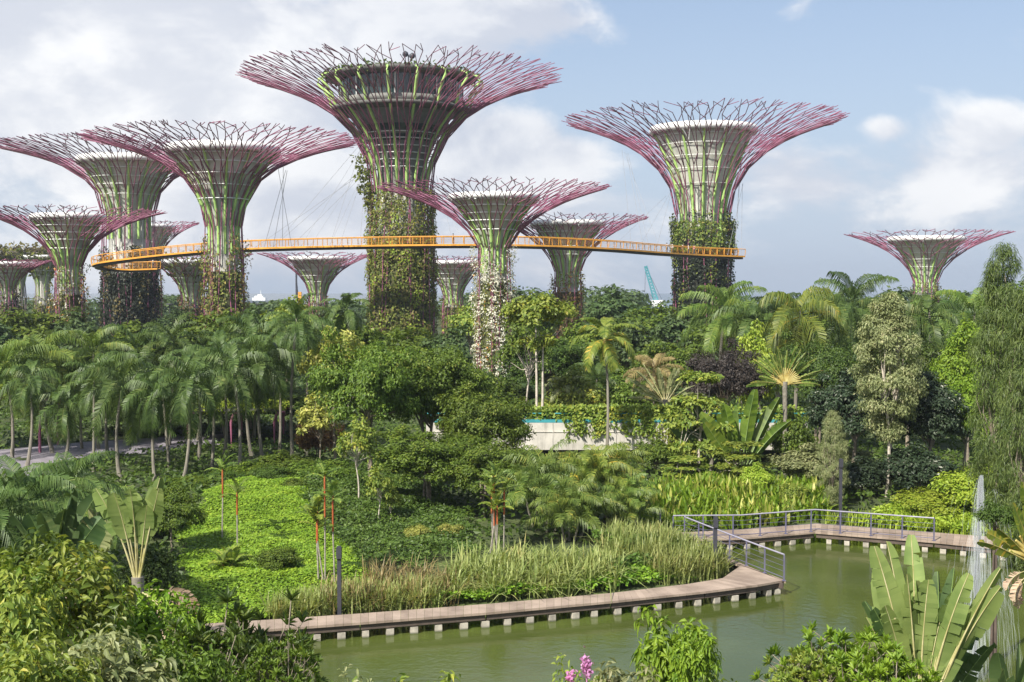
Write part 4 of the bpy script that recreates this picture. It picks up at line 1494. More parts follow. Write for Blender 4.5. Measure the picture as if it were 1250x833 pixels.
LIME = [G(px, py, 1.4) for px, py in ((218, 650), (262, 614), (310, 598), (362, 586), (372, 592), (380, 640), (425, 662), (450, 690), (400, 735), (330, 752), (262, 752), (236, 725))]
SLOPE = [G(px, py, 1.4) for px, py in ((368, 596), (420, 560), (500, 566), (560, 625), (580, 668), (500, 688), (430, 672), (380, 640))]
stuff_scatter('undergrowth', [(-75, 48), (-14, 47), (-8, 54), (4, 58), (8, 68), (30, 66), (60, 66), (75, 130), (-95, 130)], 130000, .34, .20, 1.0, 'dark', 'dark low undergrowth filling the ground between the trees', 'undergrowth', holes=(LIME, SLOPE, pa, [(xa - 1, YB - 1.5), (xb + 1, YB - 1.5), (xb + 1, YB + 8), (xa - 1, YB + 8)]))
stuff_scatter('far_undergrowth', [(-140, 124), (140, 124), (170, 260), (-170, 260)], 60000, .8, .5, 2.2, 'far', 'low dark growth between the trees and the tower feet', 'undergrowth')
stuff_scatter('bank_undergrowth', [(-45, 12), (-6, 12), (-4, 34), (-10, 40), (-16, 45), (-45, 47)], 16000, .38, .18, .8, 'mid', 'low leafy cover on the near left bank', 'undergrowth')
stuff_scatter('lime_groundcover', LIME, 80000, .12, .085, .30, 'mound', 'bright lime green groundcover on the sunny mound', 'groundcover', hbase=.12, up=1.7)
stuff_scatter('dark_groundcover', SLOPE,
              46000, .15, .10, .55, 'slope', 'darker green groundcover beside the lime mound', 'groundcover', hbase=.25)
stuff_scatter('edge_groundcover', [G(px, py, 1.0) for px, py in ((525, 735), (530, 716), (640, 705), (760, 690), (868, 680), (872, 700), (760, 716), (640, 728))],
              16000, .17, .11, .55, 'bright', 'fresh green low plants along the boardwalk edge', 'groundcover', hbase=.1)
stuff_scatter('bank_groundcover', [G(px, py, 1.0) for px, py in ((1010, 632), (1100, 616), (1300, 610), (1330, 665), (1140, 648))],
              15000, .24, .13, .7, 'lime', 'bright grassy cover on the far right bank', 'groundcover', hbase=.1)


# ---- blades: reeds, heliconia beds
def blades(name, poly, n, L, Wd, lean, leafm, label, cat, tuft=9, erect=.0, kind='stuff'):
    poly = np.array([p[:2] for p in poly])
    lo, hi = poly.min(0), poly.max(0)
    q = rng.uniform(lo, hi, (n * 4, 2))
    q = q[inside(poly, q[:, 0], q[:, 1])]
    q = q[dist_poly(lake, q[:, 0], q[:, 1]) > .15][:n]
    q = np.repeat(q, tuft, 0) + rng.normal(size=(len(q) * tuft, 2)) * .14
    z = hz(q[:, 0], q[:, 1])
    m = len(q)
    az = rng.uniform(0, 2 * PI, m)
    l = L * rng.uniform(.5, 1.2, m)
    ln = np.abs(rng.normal(size=m)) * lean + .08
    dirh = np.stack([np.cos(az), np.sin(az), np.zeros(m)], -1)
    side = np.stack([-np.sin(az), np.cos(az), np.zeros(m)], -1)
    rows = []
    for t_, wf in ((0, .7), (.4, 1.0), (.75, .8), (1.0, .08)):
        c_ = np.stack([q[:, 0], q[:, 1], z], -1) + np.array([0, 0, 1.0]) * (l * (t_ - .38 * ln * t_ ** 2.6))[:, None] + dirh * (l * ln * t_ ** 1.7)[:, None]
        rows += [c_ - side * Wd * .5 * wf, c_ + side * Wd * .5 * wf]
    V = np.stack(rows, 1)
    o = np.arange(m)[:, None] * 8
    mb = MB()
    mb.add(V.reshape(-1, 3), np.concatenate([o + np.array([[0, 1, 3, 2]]), o + np.array([[2, 3, 5, 4]]), o + np.array([[4, 5, 7, 6]])], 0))
    return tag(mb.build(name, LM[leafm]), label, cat, kind=kind)


Gp = lambda pts, z=.9: [G(px, py, z) for px, py in pts]
blades('dry_reeds', Gp(((380, 752), (392, 722), (470, 708), (560, 706), (545, 735))), 130, 1.3, .035, .5, 'drybrown', 'brown drying reeds behind the boardwalk', 'reeds')
blades('green_reeds', Gp(((315, 757), (330, 735), (420, 722), (540, 712), (540, 738), (350, 756))), 420, 1.0, .05, .5, 'reed', 'yellowish green grass tufts at the boardwalk edge', 'grass')
blades('arching_reeds', Gp(((540, 716), (560, 696), (650, 690), (745, 690), (760, 704), (640, 716))), 260, 1.45, .06, .8, 'reed', 'pale arching reed clumps below the clumped palms', 'reeds')
blades('corner_reeds', Gp(((785, 690), (800, 668), (850, 672), (893, 686), (888, 702), (820, 706))), 300, 1.45, .05, .45, 'reed', 'tall pale reeds at the boardwalk corner', 'reeds')
stuff_scatter('inlet_groundcover', Gp(((728, 696), (738, 650), (800, 640), (826, 664), (850, 676), (800, 692))), 9000, .24, .14, .9, 'slope', 'leafy cover between the clumped palms and the boardwalk corner', 'groundcover', hbase=.1)
blades('inlet_reeds', Gp(((728, 690), (740, 656), (806, 648), (826, 662), (845, 676), (790, 690))), 220, 1.3, .05, .5, 'reed', 'reeds rising behind the boardwalk corner beside the clumped palms', 'reeds')
blades('ginger_bed', Gp(((785, 640), (790, 606), (860, 596), (1000, 600), (1010, 632), (880, 644))), 750, 1.15, .17, .5, 'bright', 'bed of bright green upright ginger leaves behind the far boardwalk', 'plant bed', tuft=6)
blades('yellow_ginger', Gp(((790, 632), (795, 606), (860, 598), (1000, 604), (1000, 626), (880, 636))), 260, 1.3, .16, .4, 'yellow', 'yellow leaves standing up in the ginger bed', 'plant bed', tuft=3)
blades('bank_grass', Gp(((1000, 642), (1010, 625), (1130, 628), (1300, 645), (1300, 668), (1140, 652))), 420, .8, .06, .5, 'lime', 'lime green grass along the far right boardwalk', 'grass')

# ------------------------------------------------------------------ trees and plants, one object each
BACK = 'trees standing between the palms and the towers'
# rows of trees behind everything, each at its own place
for kind, px, Y, top, w, leaf, lab in (
    ('far_b', -20, 125, 388, 100, 'far', 'dark rounded tree at the far left edge below the pink rim tower'),
    ('far_a', 40, 150, 377, 110, 'mid', 'mid green tree below the grey trunked towers'),
    ('far_b', 100, 140, 382, 80, 'far', 'rounded tree below the cream flowered tower trunk'),
    ('far_a', 165, 150, 392, 95, 'mid', 'broad tree at the foot of the dark looped tower trunk'),
    ('far_b', 208, 165, 379, 75, 'far', 'small dark tree right of the looped tower trunk'),
    ('far_a', 262, 130, 378, 95, 'mid', 'tree hiding the foot of the green funnel tower'),
    ('far_b', 312, 150, 379, 80, 'far', 'dark tree just right of the green funnel tower foot'),
    ('far_a', 350, 140, 362, 75, 'ygreen', 'lighter yellowish tree top beside the piling mast'),
    ('far_b', 432, 120, 388, 85, 'mid', 'bushy tree left of the tallest tower foot'),
    ('far_a', 405, 165, 372, 60, 'far', 'dark tree under the short tower left of the tallest trunk'),
    ('far_a', 487, 128, 398, 110, 'mid', 'leafy tree in front of the tallest tower foot'),
    ('far_b', 545, 125, 402, 70, 'far', 'tree in front of the short tower right of the tallest trunk'),
    ('far_a', 575, 175, 368, 60, 'ygreen', 'yellowish tree between the tallest trunk and the white blossom tower'),
    ('far_b', 640, 200, 356, 70, 'far', 'tree top on the skyline right of the white blossom tower'),
    ('far_a', 648, 170, 362, 72, 'mid', 'rounded tree left of the reddish tower trunk'),
    ('far_b', 752, 190, 354, 84, 'far', 'dark rounded tree right of the reddish tower trunk'),
    ('far_a', 790, 170, 372, 95, 'mid', 'mid green tree below the teal crane'),
    ('far_a', 722, 135, 392, 80, 'mid', 'tree in front of the reddish tower foot'),
    ('far_b', 765, 120, 400, 80, 'far', 'shadowed tree behind the yellowing palm'),
    ('far_b', 835, 150, 378, 80, 'far', 'dark tree left of the dark walkway-end tower foot'),
    ('far_a', 885, 145, 380, 95, 'mid', 'tree in front of the dark walkway-end tower foot'),
    ('far_b', 945, 150, 372, 95, 'far', 'dark tree behind the two drooping palms'),
    ('far_a', 1010, 150, 366, 95, 'mid', 'tree filling the gap left of the pale column tree'),
    ('far_b', 1075, 150, 358, 95, 'far', 'tree behind the top of the pale column tree'),
    ('far_a', 1140, 140, 362, 95, 'mid', 'tree below the lone tower at the right'),
    ('far_b', 1200, 140, 352, 100, 'far', 'dark tree right of the lone tower'),
    ('far_a', 1262, 130, 345, 110, 'mid', 'tall tree behind the wispy tree at the right edge'),
    ('far_b', 1330, 120, 350, 130, 'far', 'dark tree just past the right edge'),
    ('far_a', 1310, 90, 400, 150, 'mid', 'broad tree past the right edge beside the pond'),
):
    plant(kind, px, Y, top, w, lab, leaf, group=BACK)
MID = 'middle distance trees around the bridge'
for kind, px, Y, top, w, leaf, lab in (
    ('round_b', 612, 112, 470, 105, 'mid', 'low rounded tree at the foot of the white blossom tower'),
    ('fine_b', 672, 108, 405, 120, 'dark', 'dark tree behind the white twin trunks'),
    ('round_b', 760, 98, 445, 100, 'mid', 'leafy tree right of the yellowing palm trunk'),
    ('bushy_a', 705, 92, 455, 75, 'ygreen', 'yellow green shrubby tree over the bridge parapet'),
    ('bushy_b', 760, 93, 468, 95, 'mid', 'spreading shrub behind the teal bridge rail'),
    ('round_b', 820, 104, 415, 105, 'mid', 'mid green tree behind the brownish palm'),
    ('fine_b', 885, 92, 418, 100, 'purple', 'dark purple leaved tree behind the fan palms'),
    ('bushy_a', 924, 98, 405, 60, 'lime', 'small lime yellow tree between the palms'),
    ('fine_a', 1000, 90, 412, 115, 'dark', 'dark green tree behind the white flecked bush'),
    ('round_a', 1110, 88, 408, 110, 'dark', 'dark tree behind the pale column tree trunk'),
    ('round_c', 1185, 82, 395, 95, 'bright', 'light green large leaved tree left of the wispy edge tree'),
    ('round_a', 1250, 86, 380, 110, 'mid', 'green tree behind the wispy edge tree'),
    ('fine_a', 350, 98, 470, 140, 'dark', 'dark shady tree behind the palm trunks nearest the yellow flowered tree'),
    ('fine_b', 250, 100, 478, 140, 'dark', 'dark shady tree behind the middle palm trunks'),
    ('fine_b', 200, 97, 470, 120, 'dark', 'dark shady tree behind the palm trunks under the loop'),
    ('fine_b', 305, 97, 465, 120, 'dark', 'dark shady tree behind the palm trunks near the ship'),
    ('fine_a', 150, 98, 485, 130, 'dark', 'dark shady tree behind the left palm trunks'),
    ('round_a', 30, 112, 420, 130, 'mid', 'tree behind the lime creeper pergola'),
    ('round_b', 90, 108, 425, 100, 'far', 'dark tree behind the golden feather palms'),
    ('round_a', 572, 92, 452, 120, 'dark', 'dark tree between the big central tree and the bridge'),
    ('bushy_b', 1030, 78, 540, 70, 'olive', 'olive grey shrub behind the thin lamp post'),
):
    plant(kind, px, Y, top, w, lab, leaf, group=MID)

# the dense trees in the middle
plant('fine_a', 452, 71, 412, 150, 'tall dense tree left of centre with a leaning grey trunk', 'mid')
plant('fine_a', 522, 74, 416, 160, 'broad dense dark green tree in the middle of the garden', 'mid')
plant('fine_b', 590, 70, 470, 120, 'dense tree spreading toward the concrete bridge', 'mid')
plant('fine_b', 520, 65, 520, 140, 'low spreading tree below the broad dense tree', 'mid')
plant('fine_b', 595, 63.5, 536, 115, 'shrubby many stemmed tree behind the red stemmed palm cluster', 'mid')
plant('airy_a', 410, 80, 388, 85, 'tall tree with pale yellow blossom left of the dense trees', 'yellow', bark='bark')
plant('airy_b', 388, 78, 470, 60, 'smaller yellowing tree beneath the pale yellow blossom tree', 'yellow', bark='bark')
plant('bushy_a', 388, 84, 505, 60, 'rusty leaved shrub in the shade behind the yellow blossom tree', 'redvine', cat='shrub', name='shrub')
plant('airy_b', 437, 64, 500, 62, 'slender young tree with yellow green leaf whorls', 'ygreen')
plant('airy_b', 462, 60, 560, 42, 'thin yellow flowering sapling on the dark groundcover', 'ygreen')
plant('airy_b', 478, 60.5, 590, 30, 'smallest yellow flowering sapling on the dark groundcover', 'ygreen')
plant('bushy_b', 511, 57, 640, 36, 'yellow leaved shrub left of its twin above the reeds', 'yellow', cat='shrub', name='shrub')
plant('bushy_b', 548, 57.5, 638, 38, 'yellow leaved shrub beside the red stemmed palms', 'yellow', cat='shrub', name='shrub')
plant('bushy_b', 395, 70, 562, 90, 'green shrub under the yellow blossom tree', 'mid', cat='shrub', name='shrub')
plant('bushy_a', 345, 72, 552, 70, 'dark green shrub right of the last grove palm trunk', 'mid', cat='shrub', name='shrub')
plant('bushy_a', 300, 73, 565, 70, 'glossy shrub at the back of the lime mound', 'mid', cat='shrub', name='shrub')
plant('bushy_b', 240, 70, 580, 70, 'rounded shrub in front of the grove palm trunks', 'mid', cat='shrub', name='shrub')
for px, Y, top, w, lf, lab in ((205, 68, 582, 46, 'mid', 'small shrub left of the lime mound crest below the drooping grove palm'), (268, 70, 574, 44, 'slope', 'pale green shrub at the crest of the lime mound'),
                              (330, 69, 568, 50, 'slope', 'light leafy shrub at the crest right of the pale green one'), (362, 66, 582, 40, 'mid', 'shrub where the lime mound meets the darker slope'), (186, 62, 602, 50, 'dark', 'dim shrub behind the dark rounded tree')):
    plant('bushy_a' if px % 2 else 'bushy_b', px, Y, top, w, lab, lf, cat='shrub', name='shrub')
plant('round_b', 210, 54, 592, 78, 'dark rounded tree casting shade on the left of the lime mound', 'mid')
plant('bushy_a', 195, 58, 625, 70, 'dark shrub between the fan leaved plant and the rounded tree', 'dark', cat='shrub', name='shrub')
plant('bushy_b', 340, 52, 668, 60, 'small loose shrub on the lime mound', 'mid', cat='shrub', name='shrub')

plant('bushy_a', 963, 80, 505, 60, 'leafy shrub hiding the right end of the bridge', 'mid', cat='shrub', name='shrub')
plant('bushy_b', 800, 79, 535, 60, 'spiky green shrub under the right half of the bridge', 'mid', cat='shrub', name='shrub')

# white twin trunk tree, layered trees, columns
def twin_trunk(px, Y, top, wpx, label):
    x = P(px, top, Y)[0]
    g_ = ground_z(x, Y)
    h = Z(top, Y) - g_
    o = empty('broadleaf_tree', (x, Y, g_), label, 'tree')
    w_ = wpx * Y / F
    k_ = Y / F
    for dx, f_ in ((-2.5, .86), (4.5, .72)):
        mb = MB()
        b0 = np.array([dx * k_ * .8, 0, -.2])
        t0 = np.array([dx * k_ * 1.3, .2, h * f_])
        mb.tube([b0, b0 + (t0 - b0) * .5 + [.05, 0, 0], t0], [.10, .085, .05], 7)
        for a in range(7):
            an = a * .9 + dx
            mb.tube([t0 - [0, 0, h * .08], t0 + [math.cos(an) * w_ * .28, math.sin(an) * w_ * .28, h * .02 * (a % 3)]], [.045, .015], 5, cap=False)
        mb.build('trunk', M['palebark'], o)
    mb = MB()
    crown_leaves(mb, (w_ * .5, w_ * .5, h * .13), 34, .62, 80, .34, .22, center=(0, 0, h * .85), fill=.1)
    crown_leaves(mb, (w_ * .3, w_ * .3, h * .05), 10, .5, 60, .32, .20, center=(.2, 0, h * .68), fill=.1)
    mb.build('crown', LM['ygreen'], o)


twin_trunk(657, 88, 352, 85, 'tall tree with two bare white trunks and a flat high crown')
plant('airy_a', 640, 95, 378, 70, 'pale green tree leaning against the white twin trunks', 'mid', bark='palebark')
plant('layered', 855, 78, 446, 95, 'tiered tree with flat layers of light leaves', 'ygreen')
plant('layered', 838, 74, 555, 80, 'low tiered shrub tree beside the bridge column', 'ygreen')
plant('layered', 905, 73, 535, 90, 'low tiered tree in front of the big paddle leaved plant', 'ygreen')
plant('bushy_a', 925, 70, 568, 42, 'bright lime shrub behind the ginger bed', 'lime', cat='shrub', name='shrub')
plant('bushy_b', 966, 69, 588, 45, 'yellow green shrub at the right end of the ginger bed', 'ygreen', cat='shrub', name='shrub')
plant('bushy_a', 985, 74, 545, 85, 'grassy olive shrub below the yellow hearted fan plant', 'olive', cat='shrub', name='shrub')
plant('round_c', 1040, 76, 452, 105, 'dark bush tree flecked with white flowers left of the pale trunk', 'deep')
plant('round_c', 1135, 73, 455, 105, 'dark bush tree flecked with white flowers right of the pale trunk', 'deep')
plant('bushy_a', 1050, 71, 560, 80, 'low dark shrub at the foot of the pale column tree', 'deep', cat='shrub', name='shrub')
plant('bushy_a', 1120, 70, 545, 90, 'blackish rounded shrub right of the pale column tree foot', 'deep', cat='shrub', name='shrub')
plant('column', 1085, 70.5, 352, 92, 'tall pale olive column tree with peeling white trunk', 'olive')
plant('needle', 1017, 68, 500, 42, 'small wispy olive conifer behind the thin lamp post', 'olive')
plant('needle', 1225, 62, 296, 90, 'tall wispy feathery tree near the right edge', 'wisp')
plant('needle', 1262, 56, 330, 95, 'wispy feathery tree cut by the right edge', 'wisp')
plant('round_b', 1180, 74, 452, 90, 'bright leafy tree below the wispy tree', 'bright')
plant('bushy_b', 1195, 66, 570, 110, 'bright lime shrub mass on the right bank', 'lime', cat='shrub', name='shrub')
plant('bushy_b', 1135, 66, 598, 90, 'low lime green shrub behind the far railing end', 'lime', cat='shrub', name='shrub')
tall_plant('near_big', 1216, 29, 612, 55, 'dark hanging leafed shrub between the water jet and the golden stalked plant', 'dark', bark='fascia')

# palms of the left grove
GR = 'feather palms of the left grove'
for px, Y, top, w, cw, leaf, lab in (
    (145, 76, 432, 105, 'feather_a', 'palm', 'grove palm left of the one below the looped tower, low shaggy crown'),
    (187, 75, 440, 100, 'feather_b', 'palm', 'grove palm with drooping crown directly below the looped tower'),
    (222, 74, 428, 105, 'feather_a', 'palm', 'grove palm with clean pale trunk below the leafy short tower'),
    (257, 80, 402, 105, 'feather_b', 'palm', 'tall grove palm below the left side of the green funnel tower'),
    (290, 77, 416, 105, 'feather_a', 'palm', 'grove palm below the right side of the green funnel tower'),
    (322, 79, 402, 100, 'feather_b', 'palm', 'grove palm between the green funnel tower and the piling mast'),
    (357, 80, 376, 105, 'feather_c', 'palm', 'tallest grove palm, beside the yellow blossom tree'),
    (112, 80, 440, 105, 'feather_c', 'palm', 'shaggy grove palm below the cream flowered tower'),
    (75, 82, 450, 100, 'feather_b', 'palm', 'dusty grove palm right of the lime creeper pergola'),
    (205, 92, 398, 100, 'feather_c', 'palm', 'back row palm right of the looped tower foot'),
    (240, 94, 390, 95, 'feather_a', 'palm', 'back row palm in front of the leafy short tower trunk'),
    (275, 95, 386, 95, 'feather_c', 'palm', 'back row palm in front of the green funnel tower trunk'),
    (308, 94, 382, 95, 'feather_a', 'palm', 'back row palm right of the green funnel tower trunk'),
    (338, 96, 372, 95, 'feather_c', 'palm', 'back row palm under the piling mast'),
    (165, 93, 402, 100, 'feather_a', 'palm', 'back row palm in front of the looped tower foot'),
    (130, 86, 418, 100, 'feather_b', 'palm', 'middle row palm left of the looped tower, nearly hidden trunk'),
    (205, 82, 420, 95, 'feather_c', 'palm', 'middle row palm squeezed between two grove palms below the loop end'),
    (240, 84, 414, 95, 'feather_b', 'palm', 'middle row palm below the leafy short tower with a thin dark trunk'),
    (272, 86, 408, 95, 'feather_c', 'palm', 'middle row palm centred below the green funnel tower'),
    (306, 86, 398, 95, 'feather_b', 'palm', 'middle row palm just left of the ship'),
    (340, 87, 392, 95, 'feather_a', 'palm', 'middle row palm right of the ship'),
    (98, 90, 424, 95, 'feather_a', 'palm', 'middle row palm right of the cream flowered trunk'),
    (372, 88, 384, 80, 'feather_b', 'palm', 'last back palm touching the yellow blossom tree'),
):
    palm(px, Y, top + rng.normal() * 7, w * rng.uniform(.85, 1.1), lab, cw, leaf, group=GR)
for px, Y, top, w, cw, leaf, lab in (
    (62, 88, 392, 125, 'coconut', 'palmlight', 'light feathery coconut palm left of the cream flowered trunk'),
    (118, 90, 388, 110, 'coconut', 'palmlight', 'light coconut palm with upright new leaf below the looped tower'),
    (12, 86, 400, 130, 'coconut', 'palmlight', 'yellowish coconut palm at the left edge'),
    (30, 82, 428, 90, 'feather_b', 'palm', 'drooping palm behind the pergola roof'),
):
    palm(px, Y, top, w, lab, cw, leaf, group='coconut palms at the far left')
palm(425, 112, 352, 62, 'small bright palm against the sky left of the tallest trunk', 'broad', 'palm', trunk_r=.12)
palm(740, 81, 378, 88, 'solitary yellowing palm with golden crownshaft in front of the bridge', 'broad', 'palmgold', trunk_r=.11, shaft='goldshaft')
palm(800, 92, 425, 75, 'brownish tattered palm right of the yellowing palm', 'coconut', 'drybrown', trunk_r=.14, shaft=None)
palm(722, 96, 440, 60, 'grey green palm behind the white twin trunks', 'coconut', 'palm', shaft=None)
palm(688, 92, 452, 58, 'low bristly fan crowned palm beside the white twin trunks', 'feather_c', 'olive', trunk_r=.2, shaft=None)
RP = 'feathery palms on the right skyline'
for px, Y, top, w, cw, leaf, lab in (
    (882, 112, 338, 110, 'coconut', 'palmlight', 'feathery palm partly over the dark walkway-end trunk'),
    (928, 108, 345, 115, 'feather_a', 'palm', 'dark feathery palm between the two lighter skyline palms'),
    (972, 102, 336, 122, 'feather_b', 'palmgold', 'skyline palm with hanging golden lower leaves'),
    (1040, 106, 318, 140, 'coconut', 'palm', 'large open crowned palm left of the pale column tree'),
    (1140, 92, 344, 105, 'feather_b', 'palm', 'drooping palm with pale trunk below the lone tower'),
    (1192, 98, 342, 115, 'coconut', 'palmlight', 'bright palm right of the lone tower'),
    (905, 118, 362, 70, 'feather_c', 'palmlight', 'smaller light palm just right of the dark walkway-end trunk'),
    (952, 116, 352, 95, 'coconut', 'palm', 'palm filling the gap before the golden leaved skyline palm'),
    (1008, 114, 344, 95, 'feather_a', 'palmlight', 'upright palm left of the large open crowned one'),
    (1168, 108, 350, 90, 'feather_b', 'palm', 'dim palm between the two palms below the lone tower'),
    (1100, 112, 352, 80, 'feather_c', 'palmlight', 'light palm behind the pale column tree'),
):
    palm(px, Y, top, w, lab, cw, leaf, group=RP, trunk_r=.17)


# clumping palms: several stems, long arching broad leaves
def clump_palm(px, Y, top, wpx, label, stems=5, leaf='palm', seed=0):
    x = P(px, top, Y)[0]
    g_ = ground_z(x, Y)
    h = Z(top, Y) - g_
    w_ = wpx * Y / F
    o = empty('clump_palm', (x, Y, g_), label, 'palm clump', 'clumped palms by the boardwalk')
    for s_ in range(stems):
        a = s_ * 2.4 + seed
        rr_ = w_ * .24 * math.sqrt(s_ / stems)
        bx, by = rr_ * math.cos(a), rr_ * math.sin(a)
        th = h * rng.uniform(.34, .66) if s_ else h * .66
        mb = MB()
        mb.tube([[bx * .4, by * .4, -.2], [bx * .8, by * .8, th * .5], [bx, by, th]], [.075, .06, .05], 6)
        mb.build('trunk', M['palmbark'], o)
        mb = MB()
        nf = 10
        for i in range(nf):
            t_ = i / (nf - 1)
            frond(mb, np.array([bx, by, th - .12 * t_]), i * 2.4 + s_ + rng.normal() * .2, 1.42 - .85 * t_ + rng.normal() * .08, rng.uniform(.85, 1.1) * w_ * .47, 30, w_ * .13, .052, 1.9 * rng.uniform(.85, 1.15), .55, vshape=.12, jag=.16)
        mb.build('crown', LM[leaf], o)


clump_palm(664, 61, 548, 135, 'clumped palm left of its neighbours with drooping broad leaflets', 6, 'palmlight', .3)
clump_palm(728, 62, 536, 125, 'tallest clumped palm with yellowing leaves, in front of the bridge', 6, 'palmgold', 1.2)
clump_palm(760, 60.5, 580, 100, 'bright young clumped palm at the end of the short railing', 5, 'palmlight', 2.2)
clump_palm(695, 58.5, 598, 125, 'low clumped palm above the arching reeds', 5, 'palmlight', 3.3)


# red stemmed lipstick palms: thin ringed stems, red shafts, few leaves
def lipstick(px, Y, top, label, stems, spread=.6):
    x = P(px, top, Y)[0]
    g_ = ground_z(x, Y)
    h0 = Z(top, Y) - g_
    o = empty('lipstick_palm', (x, Y, g_), label, 'lipstick palm', 'red stemmed palms around the mound')
    for i in range(stems):
        h = (h0 - .45) * (1.0 if i == 0 else rng.uniform(.45, .92))
        bx, by = (0, 0) if i == 0 else rng.normal(size=2) * spread * .55
        lx = bx + rng.normal() * .10
        mb = MB()
        mb.tube([[bx, by, -.1], [(bx + lx) / 2, by, h * .3], [lx, by, h * .62]], .036, 6)
        mb.build('stem', M['greystem'], o)
        mb = MB()
        mb.tube([[lx, by, h * .62], [lx, by, h * .95], [lx + .01, by, h + .06]], [.042, .042, .025], 6)
        mb.build('red_shaft', M['redstem'], o)
        if ('lip_crown') not in _c:
            _c['lip_crown'] = 1
        c_ = link('crown', PROTO['lipstick'][0], o, (lx, by, h))
        c_.rotation_euler = (0, 0, rng.uniform(0, 6.28))
        use_mat(c_, LM['palmlight' if rng.uniform() < .5 else 'ygreen'])


lipstick(270, 56, 560, 'tall single red stemmed palm leaning on the lime mound', 1)
lipstick(289, 55, 590, 'shorter red stemmed palm on the lime mound', 1)
lipstick(277, 52, 672, 'low red stemmed palm clump beside the life buoy', 4, .5)
lipstick(396, 50, 566, 'cluster of red stemmed palms beside the dark lamp post', 5, .55)
lipstick(606, 56, 570, 'cluster of red stemmed palms left of the clumped palms', 6, .6)


# fan leaved plants (paddle leaves in one plane)
def paddle(mb, base, ang, Lp, Lb, Wb, tear=.25, yaw=0.0, mats=(0, 1), curl=.25, roll=0.0):
    """petiole then a folded banana-like blade with slits, leaving the base at `ang` from the vertical in the plane of `yaw`"""
    ca, sa = math.cos(yaw), math.sin(yaw)
    sg = 1 if ang >= 0 else -1
    ts = np.linspace(0, 1, 14)
    L_ = Lp + Lb
    a_ = ang + sg * curl * ts ** 2.2 * (.3 + abs(ang)) + rng.normal() * .05 * ts
    st = L_ / 13
    x = np.concatenate([[0], np.cumsum(np.sin(a_[:-1]) * st)])
    z = np.concatenate([[0], np.cumsum(np.cos(a_[:-1]) * st)])
    lean = np.cumsum(np.concatenate([[0], np.full(13, st)]) * ts ** 1.5) * rng.normal() * .25
    pts = np.stack([x * ca - lean * sa, x * sa + lean * ca, z], -1) + base
    f0 = Lp / L_
    rad = np.interp(ts, [0, f0, min(1, f0 + .25), 1], [.045, .026, .012, .006]) * (L_ / 3)
    mb.tube(pts, rad, 5, cap=False, mat=mats[1])
    nst = 20
    fn = np.array([-sa, ca, 0])
    for s_ in (-1, 1):
        ph_ = roll + rng.normal() * .12 + .42
        drp = 0.0
        width = Wb * .5 * rng.uniform(.85, 1.1)
        wv = lambda q: width * max(.05, math.sin(PI * min(.985, .06 + .92 * (q - f0) / (1 - f0))) ** .42)
        ww = 1.0
        prev = None
        for i in range(nst):
            t0, t1 = f0 + (1 - f0) * i / nst, f0 + (1 - f0) * (i + 1) / nst
            p0, p1 = [np.array([np.interp(q, ts, pts[:, k_]) for k_ in range(3)]) for q in (t0, t1)]
            if rng.uniform() < tear:            # a slit: the next ribbon hangs differently
                ph_ = roll + .42 + rng.normal() * .28
                drp = rng.uniform(0, .35)
                ww = rng.uniform(.80, 1.06)
                prev = None
            tg = unit(p1 - p0)
            inpl = np.cross(tg, fn)
            sd = inpl * s_ * math.cos(ph_) + fn * math.sin(ph_) * .9 + tg * .30
            dr = np.array([0, 0, -drp * Wb * .4])
            e0 = prev if prev is not None else p0 + sd * wv(t0) * ww + dr
            e1 = p1 + sd * wv(t1) * ww + dr
            m0 = (p0 + e0) / 2 + fn * wv(t0) * .07 * math.cos(ph_)
            m1 = (p1 + e1) / 2 + fn * wv(t1) * .07 * math.cos(ph_)
            mb.add([p0, p1, m1, m0, e1, e0], [[0, 1, 2, 3], [3, 2, 4, 5]], mats[0], True)
            prev = e1


def fan_plant(px, Y, base_py, top_py, label, n=16, spread=1.45, yaw=0.0, leaf='banana', pet='petiole', trunk_h=None, tear=.3, pl=.45, Wf=.19, dead=0, heart=False, cat='fan palm', g0=None):
    x = P(px, base_py, Y)[0]
    g_ = ground_z(x, Y) if g0 is None else g0
    zb = Z(base_py, Y)
    L_ = Z(top_py, Y) - zb
    o = empty('traveller_palm', (x, Y, g_), label, cat, 'fan leaved travellers palms')
    hb = max(zb - g_, .1)
    mb = MB()
    mb.tube([[0, 0, -.3], [.05, 0, hb * .6], [0, 0, hb + .08 * L_]], [.16, .14, .17], 9)
    mb.build('trunk', M['palmbark'], o)
    if heart:
        mb = MB()
        for i in range(n):
            a = spread * (2 * i / (n - 1) - 1)
            a2 = a * .85
            mb.tube([[0, 0.0, hb - .1], [L_ * .22 * math.sin(a2), .02, hb + L_ * .22 * math.cos(a2)], [L_ * .42 * math.sin(a), .02, hb + L_ * .42 * math.cos(a)]], [.075, .07, .03], 5)
        h_ = mb.build('leaf_bases', M['goldpetiole'], o)
        h_.rotation_euler = (0, 0, yaw)
    for i in range(n):
        a = spread * (2 * i / (n - 1) - 1) + rng.normal() * .04
        mb = MB()
        sc = rng.uniform(.66, 1.05)
        paddle(mb, np.array([.06 * math.sin(a), (i % 2 - .5) * .05, hb]), a, L_ * pl * sc, L_ * (1 - pl) * sc, L_ * Wf, tear, yaw + rng.normal() * .3, roll=rng.normal() * .55)
        mb.build('leaf', [LM[leaf], M[pet]], o)
    for i in range(dead):
        mb = MB()
        a = rng.choice([-1, 1]) * rng.uniform(1.5, 2.3)
        paddle(mb, np.array([0, 0, hb - .1]), a, L_ * .25, L_ * .30, L_ * .16, .7, yaw + rng.normal() * .5, roll=rng.normal() * .5, curl=.8)
        mb.build('dead_leaf', [LM['dead'], M['petiole']], o)
    return o


